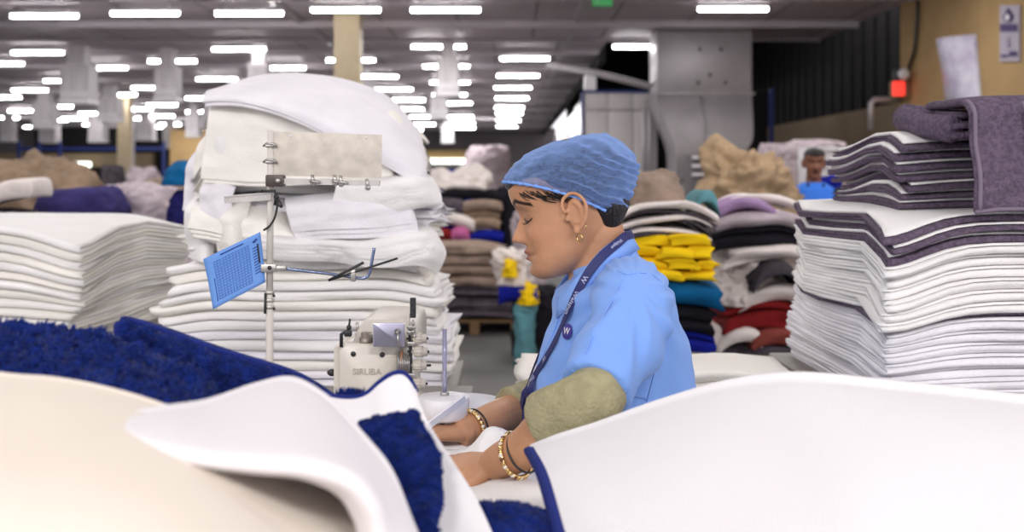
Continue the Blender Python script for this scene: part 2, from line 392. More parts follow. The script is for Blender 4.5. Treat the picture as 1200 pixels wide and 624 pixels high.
# exit sign at the top
ex = thing('exit_sign', P(706, 6, 17.5), 'green lit sign hanging at the very top of the picture', 'sign')
MB().bx(XW(694, 17.5), XW(718, 17.5), 17.5, 17.56, ZW(7, 17.5), ZW(-5, 17.5), bev=.01).build('sign_face', mat('green_sign', srgb(0, 110, 50), .4, emit=srgb(0, 140, 60), es=.5), ex, smooth=False)
for q in (-.1, .1): MB().tube([P(706, -5, 17.52) + Vector((q, 0, 0)), P(706, -5, 17.52) + Vector((q, 0, CEIL - ZW(-5, 17.5)))], .008, 6).build('hanger', M['dark'], ex)
MB().tube([P(700, 2, 17.49), P(701, 1, 17.49)], .012, 6).build('running_figure', M['lamp_body'], ex)

# far strip windows low in the back wall
for k, (a, b_, py0, py1) in enumerate(((495, 516, 186, 192), (517, 530, 186, 192), (531, 545, 186, 192), (80, 106, 190, 196), (75, 84, 198, 202))):
    Yb = 77.3 if k < 3 else 62.5
    o = MB().bx(XW(a, Yb), XW(b_, Yb), Yb, Yb + .1, ZW(py1, Yb), ZW(py0, Yb)).build('window_%d' % (k+1), M['tube_small'], smooth=False); struct(o)

# ---------------- right back: duct, panels, pipes ----------------
Yd = 23.2
d = thing('ventilation_duct', (XW(822, Yd), Yd + .6, 0), 'large galvanised sheet metal ventilation duct behind the worker, reaching the ceiling', 'duct')
xa, xb = XW(770, Yd), XW(882, Yd)
sharp(MB().bx(xa, xb, Yd, Yd + 1.3, ZW(110, Yd), CEIL - .02, bev=.04).build('upper_duct', M['galv'], d))
MB().bx(xa - .05, xb + .04, Yd - .05, Yd + 1.35, ZW(111, Yd), ZW(108.5, Yd)).build('flange', M['galv'], d, smooth=False)
rings = []
for i in range(15):
    t_ = i/14; py = 110 + t_*100
    xl = 769 + 22*sm(t_*1.3); xr = 881 - 2*t_ - 40*sm((t_ - .45)/.55)**1.5
    off = -.25*math.sin(t_*math.pi*.8)
    rings.append([P(xl, py, Yd) + Vector((0, off, 0)), P(xr, py, Yd) + Vector((0, off, 0)), P(xr, py, Yd) + Vector((0, 1.25, 0)), P(xl, py, Yd) + Vector((0, 1.25, 0))])
sharp(MB().loft(rings).build('lower_elbow', M['galv'], d), 50)
rings = [[P(a, 110, Yd) + Vector((0, -.06, 0)), P(a + 2.5, 110, Yd) + Vector((0, -.06, 0)), P(a + 2.5, 210, Yd) + Vector((0, -.3, 0)), P(a, 210, Yd) + Vector((0, -.3, 0))] for a in (821,)]
for (a, b_) in ((821, 165),):
    MB().tube([P(a, 112, Yd) + Vector((0, -.03, 0)), P(a + 2, 150, Yd) + Vector((0, -.27, 0)), P(a + 3, 195, Yd) + Vector((0, -.2, 0))], .025, 6).build('seam', M['galv'], d)
for (a, b_) in ((818, 97), (850, 97), (832, 88), (820, 58), (845, 58)):
    MB().sphere(P(a, b_, Yd) + Vector((0, -.01, 0)), .035, 8, 6).build('bolt', M['dark'], d)
MB().bx(xa + .2, xb - .6, Yd + .1, Yd + 1.2, 0, ZW(208, Yd)).build('duct_base', M['galv'], d, smooth=False)

Yp = 24.6
pn = thing('partition_panel', (XW(723, Yp), Yp, 0), 'cream panelled cabin wall with a blue steel frame left of the galvanised duct', 'partition')
for k in range(3):
    a = 684 + k*29
    sharp(MB().bx(XW(a, Yp), XW(a + 28.3, Yp), Yp, Yp + .1, .05, ZW(130, Yp), bev=.015).build('lower_panel', M['panel'], pn))
    sharp(MB().bx(XW(a, Yp), XW(a + 28.3, Yp), Yp, Yp + .1, ZW(129, Yp), ZW(109, Yp), bev=.015).build('upper_panel', M['panel'], pn))
MB().bx(XW(681, Yp), XW(684, Yp), Yp - .03, Yp + .12, 0, ZW(106, Yp)).build('frame_post', M['bluesteel'], pn, smooth=False)
MB().bx(XW(681, Yp), XW(771, Yp), Yp - .03, Yp + .12, ZW(109, Yp), ZW(106, Yp)).build('frame_rail', M['bluesteel'], pn, smooth=False)
for a in (755, 761): MB().tube([P(a, 125, Yp - .1), P(a, 200, Yp - .1)], .05, 8).build('pipe', M['diff'], pn)
# glossy white side cabins receding left of the frame
gl = thing('side_cabin', (XW(672, 30), 31, 0), 'row of white glossy cabins catching lamp reflections, left of the blue framed panel', 'cabin')
gw = mat('glossy_white', (.62, .60, .62, 1), .18)
for k in range(4):
    Y0 = 27 + k*5
    sharp(MB().bx(1.75, 1.95, Y0, Y0 + 4.8, 0, ZC + 1.9 - k*.1, bev=.03).build('cabin_side', gw, gl))
MB().bx(1.72, 2.0, 27, 27.3, ZC + 1.2, ZC + 2.5, bev=.03).build('cabin_sign', M['lamp_body'], gl, smooth=False)
MB().tube([P(640, 76, 24.3), P(700, 86, 24.3), P(772, 104, 24.3)], .07, 8).build('conduit', M['diff'])
tag(bpy.data.objects['conduit'], 'grey pipe slanting down across the dark opening above the blue framed panel', 'pipe')
struct(MB().bx(XW(882, 26), XW(903, 26), 26.3, 26.4, 0, ZW(106, 26)).build('wall_grey_panel', M['darkwall'], smooth=False))
tag(MB().bx(XW(903.5, 25.9), XW(907, 25.9), 25.9, 26.1, 0, ZW(104, 25.9)).build('steel_post', M['bluesteel'], smooth=False), 'dark blue steel post right of the galvanised duct', 'post')

# ---------------- right wall fittings ----------------
XR = 6.84
def RW(px, py):   # a point on the right wall plane
    Y = XR*F/(px - 600); return P(px, py, Y)
tag(MB().tube(smoothpath([RW(1079, 1) - Vector((.05, 0, 0)), RW(1077, 40) - Vector((.05, 0, 0)), RW(1075, 62) - Vector((.06, 0, 0)), RW(1068, 82) - Vector((.05, 0, 0)), RW(1066, 112) - Vector((.05, 0, 0))], 16), .03, 8).build('cable', M['dark']), 'black cable running down the ochre wall to the red alarm', 'cable')
al = thing('alarm_box', RW(1060, 118) - Vector((.1, 0, 0)), 'wall alarm box with a lit red panel beside the end of the ochre wall', 'alarm')
c0 = RW(1062, 105) - Vector((.12, 0, 0))
MB().box(c0, (.2, .5, .32), bev=.02).build('housing', M['ochre_dark'], al, smooth=False)
c1 = P(1053, 104, 19.35)
MB().box(c1, (.2, .06, .24), bev=.01).build('red_panel', mat('red_lit', srgb(255, 70, 60), .4, emit=srgb(255, 60, 50), es=1.2), al, smooth=False)
MB().lathe(P(1059, 87, 19.3), [(.0, -.1), (.08, -.08), (.1, 0), (.08, .06), (0, .08)], (0, -1, 0)).build('siren', M['plastic'], al)
MB().box(P(1052, 88, 19.4), (.14, .2, .2), bev=.02).build('bracket', M['dark'], al, smooth=False)
tag(MB().tube([P(1021, 152, 20.0), P(1021, 121, 20.0), P(1024, 117, 20.0), P(1059, 117, 20.0)], .055, 8).build('pipe_frame', M['galv']), 'bent grey pipe rail left of the ochre wall below the red alarm', 'pipe')
# curled poster
def sheetgrid(f, nu, nv):
    vs = [f(u/nu, v/nv) for v in range(nv+1) for u in range(nu+1)]
    fs = [(v*(nu+1)+u, v*(nu+1)+u+1, (v+1)*(nu+1)+u+1, (v+1)*(nu+1)+u) for v in range(nv) for u in range(nu)]
    return MB().add(vs, fs)
def fpost(u, v):
    top = RW(1109 + u*36, 49 - 9*u); bot = RW(1108 + u*43, 120)
    p = bot.lerp(top, v); return p + Vector((-.008 - .28*math.sin(u*math.pi)*(.4 + .6*v) - .1*v*(1-u), 0, 0))
o = sheetgrid(fpost, 14, 10).build('curled_poster', mat('poster_print', srgb(196, 186, 214), .25, col2=srgb(225, 222, 235), var=.05, vscale=4), solid=.01)
tag(o, 'curled glossy pale purple sheet leaning against the ochre wall above the mauve towel', 'poster')
sg = thing('wall_sign', RW(1185, 72) - Vector((.02, 0, 0)), 'tall white notice with a dark purple flame symbol on the ochre wall, far right', 'sign')
def SB(x0, x1, y0, y1, off, name, m):
    a, b_, c, d_ = RW(x0, y0), RW(x1, y0), RW(x1, y1), RW(x0, y1)
    o_ = Vector((-off, 0, 0)); vs = [a+o_, b_+o_, c+o_, d_+o_, a + o_*.2, b_ + o_*.2, c + o_*.2, d_ + o_*.2]
    return MB().add(vs, [(0, 1, 2, 3), (7, 6, 5, 4), (0, 4, 5, 1), (1, 5, 6, 2), (2, 6, 7, 3), (3, 7, 4, 0)]).build(name, m, sg, smooth=False)
pur = mat('purple_ink', srgb(70, 55, 105), .6)
SB(1174, 1197, 6, 72, .03, 'notice_board', mat('notice_white', srgb(176, 168, 182), .6))
SB(1176, 1195, 28, 37, .05, 'title_band', pur)
fl = [(1185, 9), (1189, 15), (1191, 20), (1188, 26), (1182, 26), (1179, 20), (1182, 15)]
vs = [RW(a, b_) - Vector((.045, 0, 0)) for a, b_ in fl]; MB().add(vs, [tuple(range(7))]).build('flame_symbol', pur, sg, smooth=False, solid=.01)
MB().add([RW(1185 + 2.6*math.cos(k*math.pi/5), 20.5 + 4*math.sin(k*math.pi/5)) - Vector((.055, 0, 0)) for k in range(10)], [tuple(range(10))]).build('symbol_centre', M['lamp_body'], sg, smooth=False, solid=.004)
MB().add([RW(1185 + 2.3*math.cos(k*math.pi/3), 50 + 8*math.sin(k*math.pi/3)) - Vector((.045, 0, 0)) for k in range(6)], [tuple(range(6))]).build('drop_symbol', mat('pale_ink', srgb(150, 140, 165), .6), sg, smooth=False, solid=.004)
SB(1186, 1195, 60, 66, .045, 'lower_mark', pur); SB(1176, 1184, 64, 67, .045, 'lower_mark', pur)
# low dark windows in the recessed wall
for k, (a, b_) in enumerate(((905, 990), (1002, 1040))):
    o = MB()
    y0, y1 = 7.6*F/(b_ - 600), 7.6*F/(a - 600)
    o.bx(7.5, 7.62, y0, y1, ZC + .55 - .3, ZC + .95 - .3)
    struct(o.build('window_%d' % (k + 6), M['dark'], smooth=False))
# ---------------- tables ----------------
def table(name, x0, x1, y0, y1, z, label, th=.035, m='table'):
    t = thing(name, ((x0+x1)/2, (y0+y1)/2, 0), label, 'table')
    sharp(MB().bx(x0, x1, y0, y1, z - th, z, bev=.006).build('tabletop', M[m], t))
    for sx in (x0 + .06, x1 - .06):
        for sy in (y0 + .06, y1 - .06): MB().bx(sx-.02, sx+.02, sy-.02, sy+.02, 0, z - th).build('leg', M['metal'], t, smooth=False)
    fr = MB()
    for sy in (y0 + .06, y1 - .06): fr.bx(x0 + .06, x1 - .06, sy-.012, sy+.012, z - th - .05, z - th)
    fr.build('apron', M['metal'], t, smooth=False); return t
table('packing_table', -2.3, -1.28, 3.45, 4.72, .95, 'packing table carrying the left stack of white towels')
table('packing_table', -1.02, -.16, 3.05, 3.8, .88, 'packing table carrying the giant white towel pile')
table('packing_table', .72, 1.72, 2.33, 3.2, 1.0, 'packing table carrying the tall right stack of towels')
table('packing_table', .0, .70, 2.72, 3.10, .9, 'packing table carrying the low white stack behind the worker')

# ---------------- left stack of white towels ----------------
def drM(x, y, z):
    h = sm((z - .95)/.35)
    dx = (x + 1.31); dy = (y - 3.5)
    e = math.exp(-(max(0, -dx)/.16)**2); f = math.exp(-(max(0, dy)/.25)**2)
    z2 = -.035*h*e - .03*h*e*f + .012*nz(x*2.2, y*2.5, z*2)*h + .03*h*math.sin(min(1.2, max(0, dy)/.9)*3.1)*e
    return (.03*nz(y*2.2, z*7, 3)*e - .05*(1-h)*e, .02*nz(x*4, z*9)*f, z2)
z = .95; n = 14; th = .0285
for i in range(n):
    k = n - 1 - i
    r = random.Random(i)
    mb = folded(-1.80 + r.uniform(-.012, .012), 4.08 + r.uniform(-.015, .015), z, .98, 1.16, th, 2, 0, drM, i, .010, 16)
    tag(mb.build('folded_towel', M[('white_warm', 'white', 'white_warm', 'white')[i % 4]]), 'large white folded towel in the left stack, %s' % ordinal(k), 'towel', 'white towels in the left stack')
    z += th

# ---------------- giant central pile: neat lower stack ----------------
def drL(x, y, z):
    h = sm((z - .88)/.3)
    a = math.exp(-((x + .98)/.10)**2); b = math.exp(-((x + .19)/.10)**2)
    return (.03*nz(y*3, z*22, 1)*a + .02*nz(y*3, z*26, 9)*b, .02*nz(x*3, z*14, 4), -.028*h*(a + b) + .010*nz(x*3, y*3, z*3)*h)
z = .88; n = 14; th = .0275
for i in range(n):
    k = n - 1 - i; r = random.Random(100 + i)
    wj = (.80, .79, .81, .80, .78, .79, .80, .78, .76, .77, .76, .73, .70, .68)[i]
    mb = folded(-.585 + r.uniform(-.018, .018), 3.42 + r.uniform(-.015, .015), z, wj, .58, th, 2, r.uniform(-.012, .012), drL, 30 + i, .014, 20)
    tag(mb.build('folded_towel', M['white_cool' if i in (1, 2, 4, 6) else ('white' if i % 3 else 'white_warm')]), 'white folded towel in the neat lower half of the giant pile, %s' % ordinal(k), 'towel', 'white towels low in the giant pile')
    z += th
# bulky loosely folded towels above
def drU(x, y, z):
    h = sm((z - 1.26)/.5)
    xl = max(0, -.79 - x); xr = max(0, x + .34)
    lim = .05 + .09*h
    dl = min(lim, 3.0*xl**1.35); dr_ = min(lim, 2.6*xr**1.4)
    top = -.30*max(0, abs(x + .60) - .05)**1.7*h - .16*max(0, x + .52)*h*h
    fr = -.5*max(0, 3.32 - y)**1.6
    return (.030*nz(y*3, z*9, 5)*(1 if abs(x + .57) > .2 else .2), .05*nz(x*2.6, z*6.5, 8), top - dl*(.35 + .65*h) - dr_*(.3 + .7*h) + fr*h + .050*nz(x*2.3, y*1.6, z*3.4)*min(1, (z - 1.26)*12) + .010*nz(x*8, y*4, z*9))
z = 1.268
spec = [(.66, .60, .062, 4, -.555), (.66, .56, .042, 3, -.565), (.64, .60, .078, 5, -.55), (.60, .56, .036, 2, -.555),
        (.64, .60, .070, 5, -.555), (.60, .54, .050, 3, -.545), (.62, .62, .078, 5, -.56), (.60, .58, .046, 3, -.57)]
labs = ['wide white towel at the base of the bulky upper half of the giant pile', 'white towel second from the base of the upper half of the giant pile', 'thick white towel behind the tilted blue paper in the giant pile', 'thin white sheet level with the top corner of the tilted blue paper', 'broad white towel behind the perforated bracket arm', 'narrow white towel behind the rail of the steel plate', 'thick white towel behind the steel plate in the giant pile', 'white towel under the crown sheet of the giant pile']
for i, (w, dd, th, ly, cx) in enumerate(spec):
    r = random.Random(200 + i)
    mb = folded(cx + r.uniform(-.02, .02), 3.46 + r.uniform(-.02, .03), z, w, dd, th, ly, r.uniform(-.12, .12), drU, 60 + i, .030, 30)
    tag(mb.build('bulky_towel', M[('white', 'white_warm', 'white_cool')[i % 3]]), labs[i], 'towel', 'bulky towels of the giant pile')
    z += th*.985
def dsheet(rows, m, label, th=.02, name='draped_towel', nu=36, nv=30, wav=.018, ws=9, group=None, cat='towel', seed=1, plies=1):
    A = np.array([[list(P(*c)) for c in r] for r in rows]); R_, C_ = A.shape[:2]; vs = []
    for v in range(nv+1):
        for u in range(nu+1):
            p = Vector(crom([crom([A[i][j] for j in range(C_)], u/nu*(C_-1)) for i in range(R_)], v/nv*(R_-1)))
            p += Vector((nz(p.z*ws, seed, p.x*3)*wav*.3, (nz(p.x*ws + seed, p.z*ws*.8) - .3)*wav, nz(p.x*ws*.8, p.z*3, seed)*wav*.4)); cr_ = 1 - abs(nz(p.x*9 + p.z*5 + seed, p.z*13 - p.x*4, seed))*3; p.y -= .007*max(0, cr_); vs.append(p)
    fs = [(v*(nu+1)+u, v*(nu+1)+u+1, (v+1)*(nu+1)+u+1, (v+1)*(nu+1)+u) for v in range(nv) for u in range(nu)]
    o = tag(MB().add(vs, fs).build(name, m, solid=th, subsurf=1), label, cat, group)
    for k in range(1, plies):
        MB().add([(v[0] + .006*k, v[1] + .004*k + .001, v[2] - (th*1.05)*k) for v in vs], fs).build('folded_ply', m, o, solid=th*.9, subsurf=1)
    return o
# crown sheet: over the top, its hem running down to the right
dsheet([[(232, 150, 3.85), (290, 118, 3.85), (350, 108, 3.85), (410, 115, 3.85), (460, 140, 3.85), (490, 175, 3.8)],
        [(246, 112, 3.5), (300, 92, 3.5), (350, 87, 3.5), (405, 94, 3.5), (455, 116, 3.5), (488, 152, 3.5)],
        [(243, 108, 3.22), (296, 101, 3.22), (350, 100, 3.2), (405, 112, 3.2), (455, 138, 3.2), (494, 176, 3.22)],
        [(240, 114, 3.09), (288, 112, 3.07), (345, 122, 3.05), (400, 145, 3.04), (450, 172, 3.05), (496, 205, 3.1)],
        [(238, 121, 3.07), (284, 121, 3.05), (338, 137, 3.03), (388, 160, 3.02), (436, 184, 3.03), (486, 214, 3.08)]], M['white_cool'], 'big white sheet crowning the giant pile, its hem sloping down to the right', .010, seed=2, wav=.012, plies=2)
dsheet([[(248, 112, 3.16), (300, 108, 3.16), (350, 115, 3.14), (400, 135, 3.14), (450, 160, 3.14)],
        [(244, 140, 3.085), (300, 140, 3.08), (350, 148, 3.075), (400, 160, 3.07), (452, 180, 3.08)],
        [(240, 175, 3.08), (298, 178, 3.07), (350, 182, 3.065), (405, 186, 3.065), (458, 194, 3.08)],
        [(236, 210, 3.07), (296, 215, 3.06), (350, 213, 3.055), (408, 210, 3.06), (462, 208, 3.08)]], M['white_warm'], 'smooth cream white sheet hanging just behind the steel plate', .010, seed=4, wav=.010, plies=2)
dsheet([[(400, 205, 3.14), (440, 203, 3.14), (480, 206, 3.15), (500, 205, 3.22)],
        [(395, 216, 3.05), (440, 214, 3.04), (484, 210, 3.05), (508, 212, 3.16)],
        [(392, 226, 3.04), (438, 226, 3.03), (482, 226, 3.04), (512, 226, 3.14)],
        [(390, 234, 3.05), (436, 238, 3.04), (478, 234, 3.05), (509, 228, 3.13)]], M['white'], 'white towel corner jutting out right of the steel plate', .011, seed=6, wav=.008, plies=3)
dsheet([[(335, 232, 3.16), (380, 228, 3.14), (430, 226, 3.14), (478, 230, 3.16)],
        [(336, 241, 3.06), (382, 240, 3.04), (432, 238, 3.04), (480, 238, 3.07)],
        [(341, 260, 3.05), (385, 262, 3.03), (434, 256, 3.03), (484, 250, 3.06)],
        [(344, 272, 3.05), (386, 270, 3.03), (436, 268, 3.03), (486, 262, 3.06)]], M['white_cool'], 'white towel draped flat below the rail of the steel plate', .012, seed=8, wav=.014, plies=3)
dsheet([[(300, 262, 3.18), (360, 268, 3.16), (420, 272, 3.16), (490, 262, 3.2), (508, 270, 3.3)],
        [(298, 276, 3.06), (360, 282, 3.05), (424, 284, 3.04), (494, 272, 3.07), (516, 285, 3.2)],
        [(300, 284, 3.05), (362, 289, 3.04), (428, 294, 3.03), (492, 286, 3.05), (512, 300, 3.18)],
        [(302, 292, 3.06), (364, 296, 3.05), (430, 303, 3.04), (486, 302, 3.05), (506, 312, 3.18)]], M['white'], 'wavy white towel of the giant pile behind the thin cross arm', .011, seed=10, wav=.022, plies=3)
dsheet([[(226, 236, 3.2), (262, 240, 3.14), (310, 246, 3.14), (350, 262, 3.16)],
        [(224, 250, 3.08), (260, 254, 3.06), (310, 262, 3.06), (352, 276, 3.08)],
        [(222, 268, 3.07), (260, 274, 3.05), (312, 282, 3.05), (354, 290, 3.07)]], M['white_warm'], 'cream white towel edge under the perforated bracket arm', .012, seed=12, wav=.016, plies=3)
# towel ends hanging down the left flank
ends = [((262, 128), (238, 175), (244, 222), 3.10, 'uppermost, by the pole top'), ((246, 150), (226, 200), (228, 238), 3.16, 'left of the bracket arm'), ((250, 198), (232, 240), (240, 282), 3.08, 'between bracket arm and blue paper'),
        ((236, 218), (216, 262), (222, 305), 3.12, 'outer left, level with the blue paper'), ((262, 236), (250, 268), (254, 300), 3.06, 'just above the blue paper'), ((228, 180), (214, 214), (212, 250), 3.26, 'furthest left and back')]
for i, (a, b, c, Y, w) in enumerate(ends):
    W_ = 17 + (i % 3)*4
    a = (a[0] + 12, a[1]); b = (b[0] + 15, b[1]); c = (c[0] + 15, c[1])
    dsheet([[(a[0] - 4, a[1] - 4, Y + .10), (a[0] + W_*.5, a[1] - 6, Y + .09), (a[0] + W_, a[1] - 2, Y + .09)],
            [(b[0] - 8, (a[1] + b[1])/2, Y + .02), (b[0] + W_*.5, (a[1] + b[1])/2 - 3, Y), (b[0] + W_ + 6, (a[1] + b[1])/2, Y + .01)],
            [(b[0] - 10, b[1], Y + .02), (b[0] + W_*.4, b[1], Y - .015), (b[0] + W_, b[1], Y)],
            [(c[0] - 10, c[1], Y + .02), (c[0] + W_*.3, c[1] + 4, Y - .01), (c[0] + W_*.8, c[1] - 3, Y + .01)]], M[('white', 'white_warm', 'white_cool')[i % 3]], 'white towel end hanging on the giant pile, %s' % w, .018, 'hanging_towel_end', 16, 22, .022, 14, 'hanging towel ends on the left flank', seed=20 + i)

# ---------------- low white stack behind the worker ----------------
def drG(x, y, z): return (.01*nz(y*5, z*30), .01*nz(x*5, z*30), .012*nz(x*5, y*4, 1)*sm((z-.9)/.1))
z = .9
for i in range(4):
    mb = folded(.350, 2.90, z, .67, .31, .031, 2, 0, drG, 90 + i, .012, 14)
    tag(mb.build('folded_towel', M['white_warm']), 'cream white folded towel in the low stack behind the worker, %s' % ordinal(3 - i), 'towel', 'low stack behind the worker'); z += .031

# ---------------- tall right stack ----------------
def drH(x, y, z):
    h = sm((z - 1.0)/.3)
    dx = max(0, x - .776); dy = max(0, y - 2.35)
    e = math.exp(-(dx/.11)**2); f = math.exp(-(dy/.13)**2)
    lean = .045*(.5 - (z - 1.0)/.4)*0
    return (.012*nz(y*4, z*12, 3)*e + .02*h*math.sin(dy*9)*e, .014*nz(x*3.5, z*10)*f + .03*math.sin(min(dx, .5)*5)*f,
            -.030*h*e*f - .012*h*e + .022*h*sm(dy/.6) + .006*nz(x*3, y*3, z*2)*h + .010*h*sm(dx/.3)*f + .014*h*math.sin(dy*8.5)*e)
HX, HY2, HWd, HD = 1.20, 2.745, .86, .79
z = 1.0; idx = 0
def hstack(n, th, mm, lab, grp, top=False):
    global z, idx
    for i in range(n):
        r = random.Random(300 + idx)
        mb = folded(HX + r.uniform(-.010, .010), HY2 + r.uniform(-.010, .010), z, HWd, HD, th, 3 if th > .02 else 1, r.uniform(-.006, .006), drH, 120 + idx, .009, 18)
        tag(mb.build('folded_towel', M[mm]), lab % ordinal(n - 1 - i) if '%' in lab else lab, 'towel', grp); z += th; idx += 1
hstack(8, .0245, 'white_cool', 'white towel below the dark line of the right stack, %s there', 'lower white tier of the tall right stack')
hstack(1, .008, 'mauve', 'thin dark mauve towel forming the dark line halfway up the tall right stack', 'dark divider')
hstack(6, .0245, 'white', 'white towel above the dark line of the right stack, %s there', 'middle white tier of the tall right stack')
def mat_towel(cx, cy, w, dd, zz, drape, seed, th=.022, layers=2):
    t = None
    a = folded(cx, cy, zz, w, dd, th*.62, layers, 0, drape, seed, .008, 18).build('mauve_pile', M['mauve'])
    b = folded(cx + .004, cy + .004, zz + th*.62, w - .012, dd - .012, th*.36, 1, 0, drape, seed, .008, 18)
    b = b.build('white_backing', M['white'], a)
    return a
for i in range(3):
    o = mat_towel(HX + (.0, .012, -.008)[i], HY2 + (0, -.01, .008)[i], HWd, HD, z, drH, 150 + i, (.024, .02, .022)[i])
    o.name = 'folded_mat'; tag(o, 'mauve folded mat in the wide dark tier of the right stack, %s' % ordinal(2 - i), 'bath mat', 'wide mauve mats of the right stack'); z += (.024, .02, .022)[i]
ztop = z
def drT(x, y, z):
    dx = max(0, x - .88); dy = max(0, y - 2.59); e = math.exp(-(dx/.13)**2); f = math.exp(-(dy/.13)**2)
    h = sm((z - ztop)/.05)
    d0 = drH(x, y, ztop)[2]
    return (.015*math.sin(dy*8)*e, .02*math.sin(dx*6)*f, d0 - .016*e*f*h + .022*h*math.sin(dy*9 + .4)*e)
zt = ztop
for i in range(7):
    r = random.Random(400 + i); th = (.024, .022, .023, .022, .024, .023, .024)[i]
    o = mat_towel(1.25 + r.uniform(-.015, .02), 2.84 + r.uniform(-.015, .015), .74, .50, zt, drT, 170 + i, th)
    o.name = 'folded_mat'; tag(o, 'mauve folded mat in the small upper tier of the right stack, %s' % ordinal(6 - i), 'bath mat', 'small mauve mats topping the right stack'); zt += th
# mauve towel draped over the top
dt = thing('draped_towel', (1.3, 2.7, zt), 'large dark mauve towel draped over the tall right stack, hanging down its front', 'towel')
def drD(x, y, z): d = drT(x, y, ztop + .06)[2]; return (.012*nz(y*5, z*20), .01*nz(x*5), d + .012*nz(x*4, y*4, 2) + .015*sm((x - 1.15)/.3))
zz = zt
for k in range(3):
    folded(1.355, 2.63, zz, .80, .32, .021, 1, 0, drD, 200 + k, .008, 16).build('folded_ply', M['mauve'], dt); zz += .021
# roll at the left end
pts = [(.905, 2.47 + .09*k, 0) for k in range(7)]
def flapf(u, v):
    x = .945 + u*.76 + .014*math.sin(v*3.0); s = v*.475
    zt0 = zz + drD(x, 2.5, zz)[2] + .012
    y0 = 2.42 + .03*math.sin(u*7)*v
    if s < .20: y, zq = 2.62 - s, zt0 + .004
    else:
        a = min(1, (s - .20)/.06)*math.pi/2; y = y0 - .028*math.sin(a) ; zq = zt0 - .028*(1 - math.cos(a)) - max(0, s - .26)*.96
        y -= .055*sm((s - .26)/.2)
    return Vector((x, y + .006*nz(u*8, v*8), zq + .006*nz(u*6, v*7, 3)))
sheetgrid(flapf, 30, 26).build('hanging_flap', M['mauve'], dt, solid=.020, subsurf=1)
def ridge(u0, v0, u1, v1):
    return MB().tube([flapf(u0 + (u1-u0)*i/14, v0 + (v1-v0)*i/14) + Vector((0, -.013, 0)) for i in range(15)], .0045, 6)
rm = mat('mauve_ridge', srgb(128, 114, 130), .95, bump=.4, bscale=200)
for a in ((.16, .45, .16, .82), (.19, .45, .19, .82), (.16, .82, .95, .82), (.19, .79, .95, .79), (.0, .985, .98, .985), (.012, .36, .012, .98)): ridge(*a).build('woven_ridge', rm, dt)
hr = MB().tube([Vector((.955 + .010*nz(k), 2.475 + .05*k, zz - .036 + drD(.96, 2.46 + .05*k, zz)[2])) for k in range(7)], .031, 12, flat=.9); hr.build('rolled_edge', M['mauve'], dt)

# ---------------- background piles ----------------
def cm(name, rgb, **k): return mat(name, srgb(*rgb), .95, bump=.5, bscale=60, var=k.pop('var', .14), vscale=k.pop('vs', 14), spec=.2, **k)
C = dict(taupe=cm('taupe', (152, 132, 118)), dgrey=cm('dark_grey', (88, 80, 88), var=.3), yellow=cm('yellow', (240, 200, 20), var=.05), teal=cm('teal', (10, 90, 140)), blue=cm('royal_blue', (20, 30, 140)),
  black=cm('black_cloth', (28, 26, 34)), red=cm('red', (130, 30, 32)), rust=cm('rust', (140, 68, 60)), beige=cm('beige', (170, 145, 115)), brown=cm('brown', (150, 128, 108)), navy=cm('navy', (36, 34, 96)), purple=cm('navy_purple', (58, 52, 104)),
  lilac=cm('lilac', (165, 135, 175)), white=cm('pile_white', (232, 222, 216), var=.06), greyw=cm('pale_grey', (190, 176, 182)), green=cm('green', (60, 90, 60)), pink=cm('pink', (190, 100, 150)), olive=cm('olive', (150, 140, 100)), petrol=cm('petrol', (18, 50, 96)), aqua=cm('aqua', (92, 142, 150)), stripe=cm('charcoal', (70, 64, 70)))
def bt(x0, x1, y0, y1, Y, c, label, cat='towel', group=None, D=.5, layers=2, amp=.02, sag=.04, seed=None, rz=0., nx=12, name='folded_cloth', tilt=0., sub=0):
    xa, xb = XW(x0, Y), XW(x1, Y); zb, zt_ = ZW(y1, Y), ZW(y0, Y); cx = (xa+xb)/2; w = xb - xa; seed = seed if seed is not None else x0*1.3 + y0
    def dr(x, y, z): u = (x - cx)/(w/2); return (0, 0, -sag*abs(u)**2.5 + tilt*u + sag*.6*nz(x*5, y*4, seed))
    return tag(folded(cx, Y + D/2, zb, w, D, zt_ - zb, layers, rz, dr, seed, amp, nx).build(name, C[c], subsurf=sub), label, cat, group)
def hp(x0, x1, y0, y1, Y, c, label, cat='cloth', group=None, ry=None, rug=.22, base=None, name='cloth_heap', p=.6, skew=0.):
    xa, xb = XW(x0, Y), XW(x1, Y); zb = ZW(y1, Y) if base is None else base; zt_ = ZW(y0, Y)
    return tag(heap((xa+xb)/2, Y + (ry or (xb-xa)*.45), zb, (xb-xa)/2*.97, ry or (xb-xa)*.45, (zt_ - zb)*.95, seed=x0 + y0*.37, rug=rug, p=p, skew=skew).build(name, C[c]), label, cat, group)
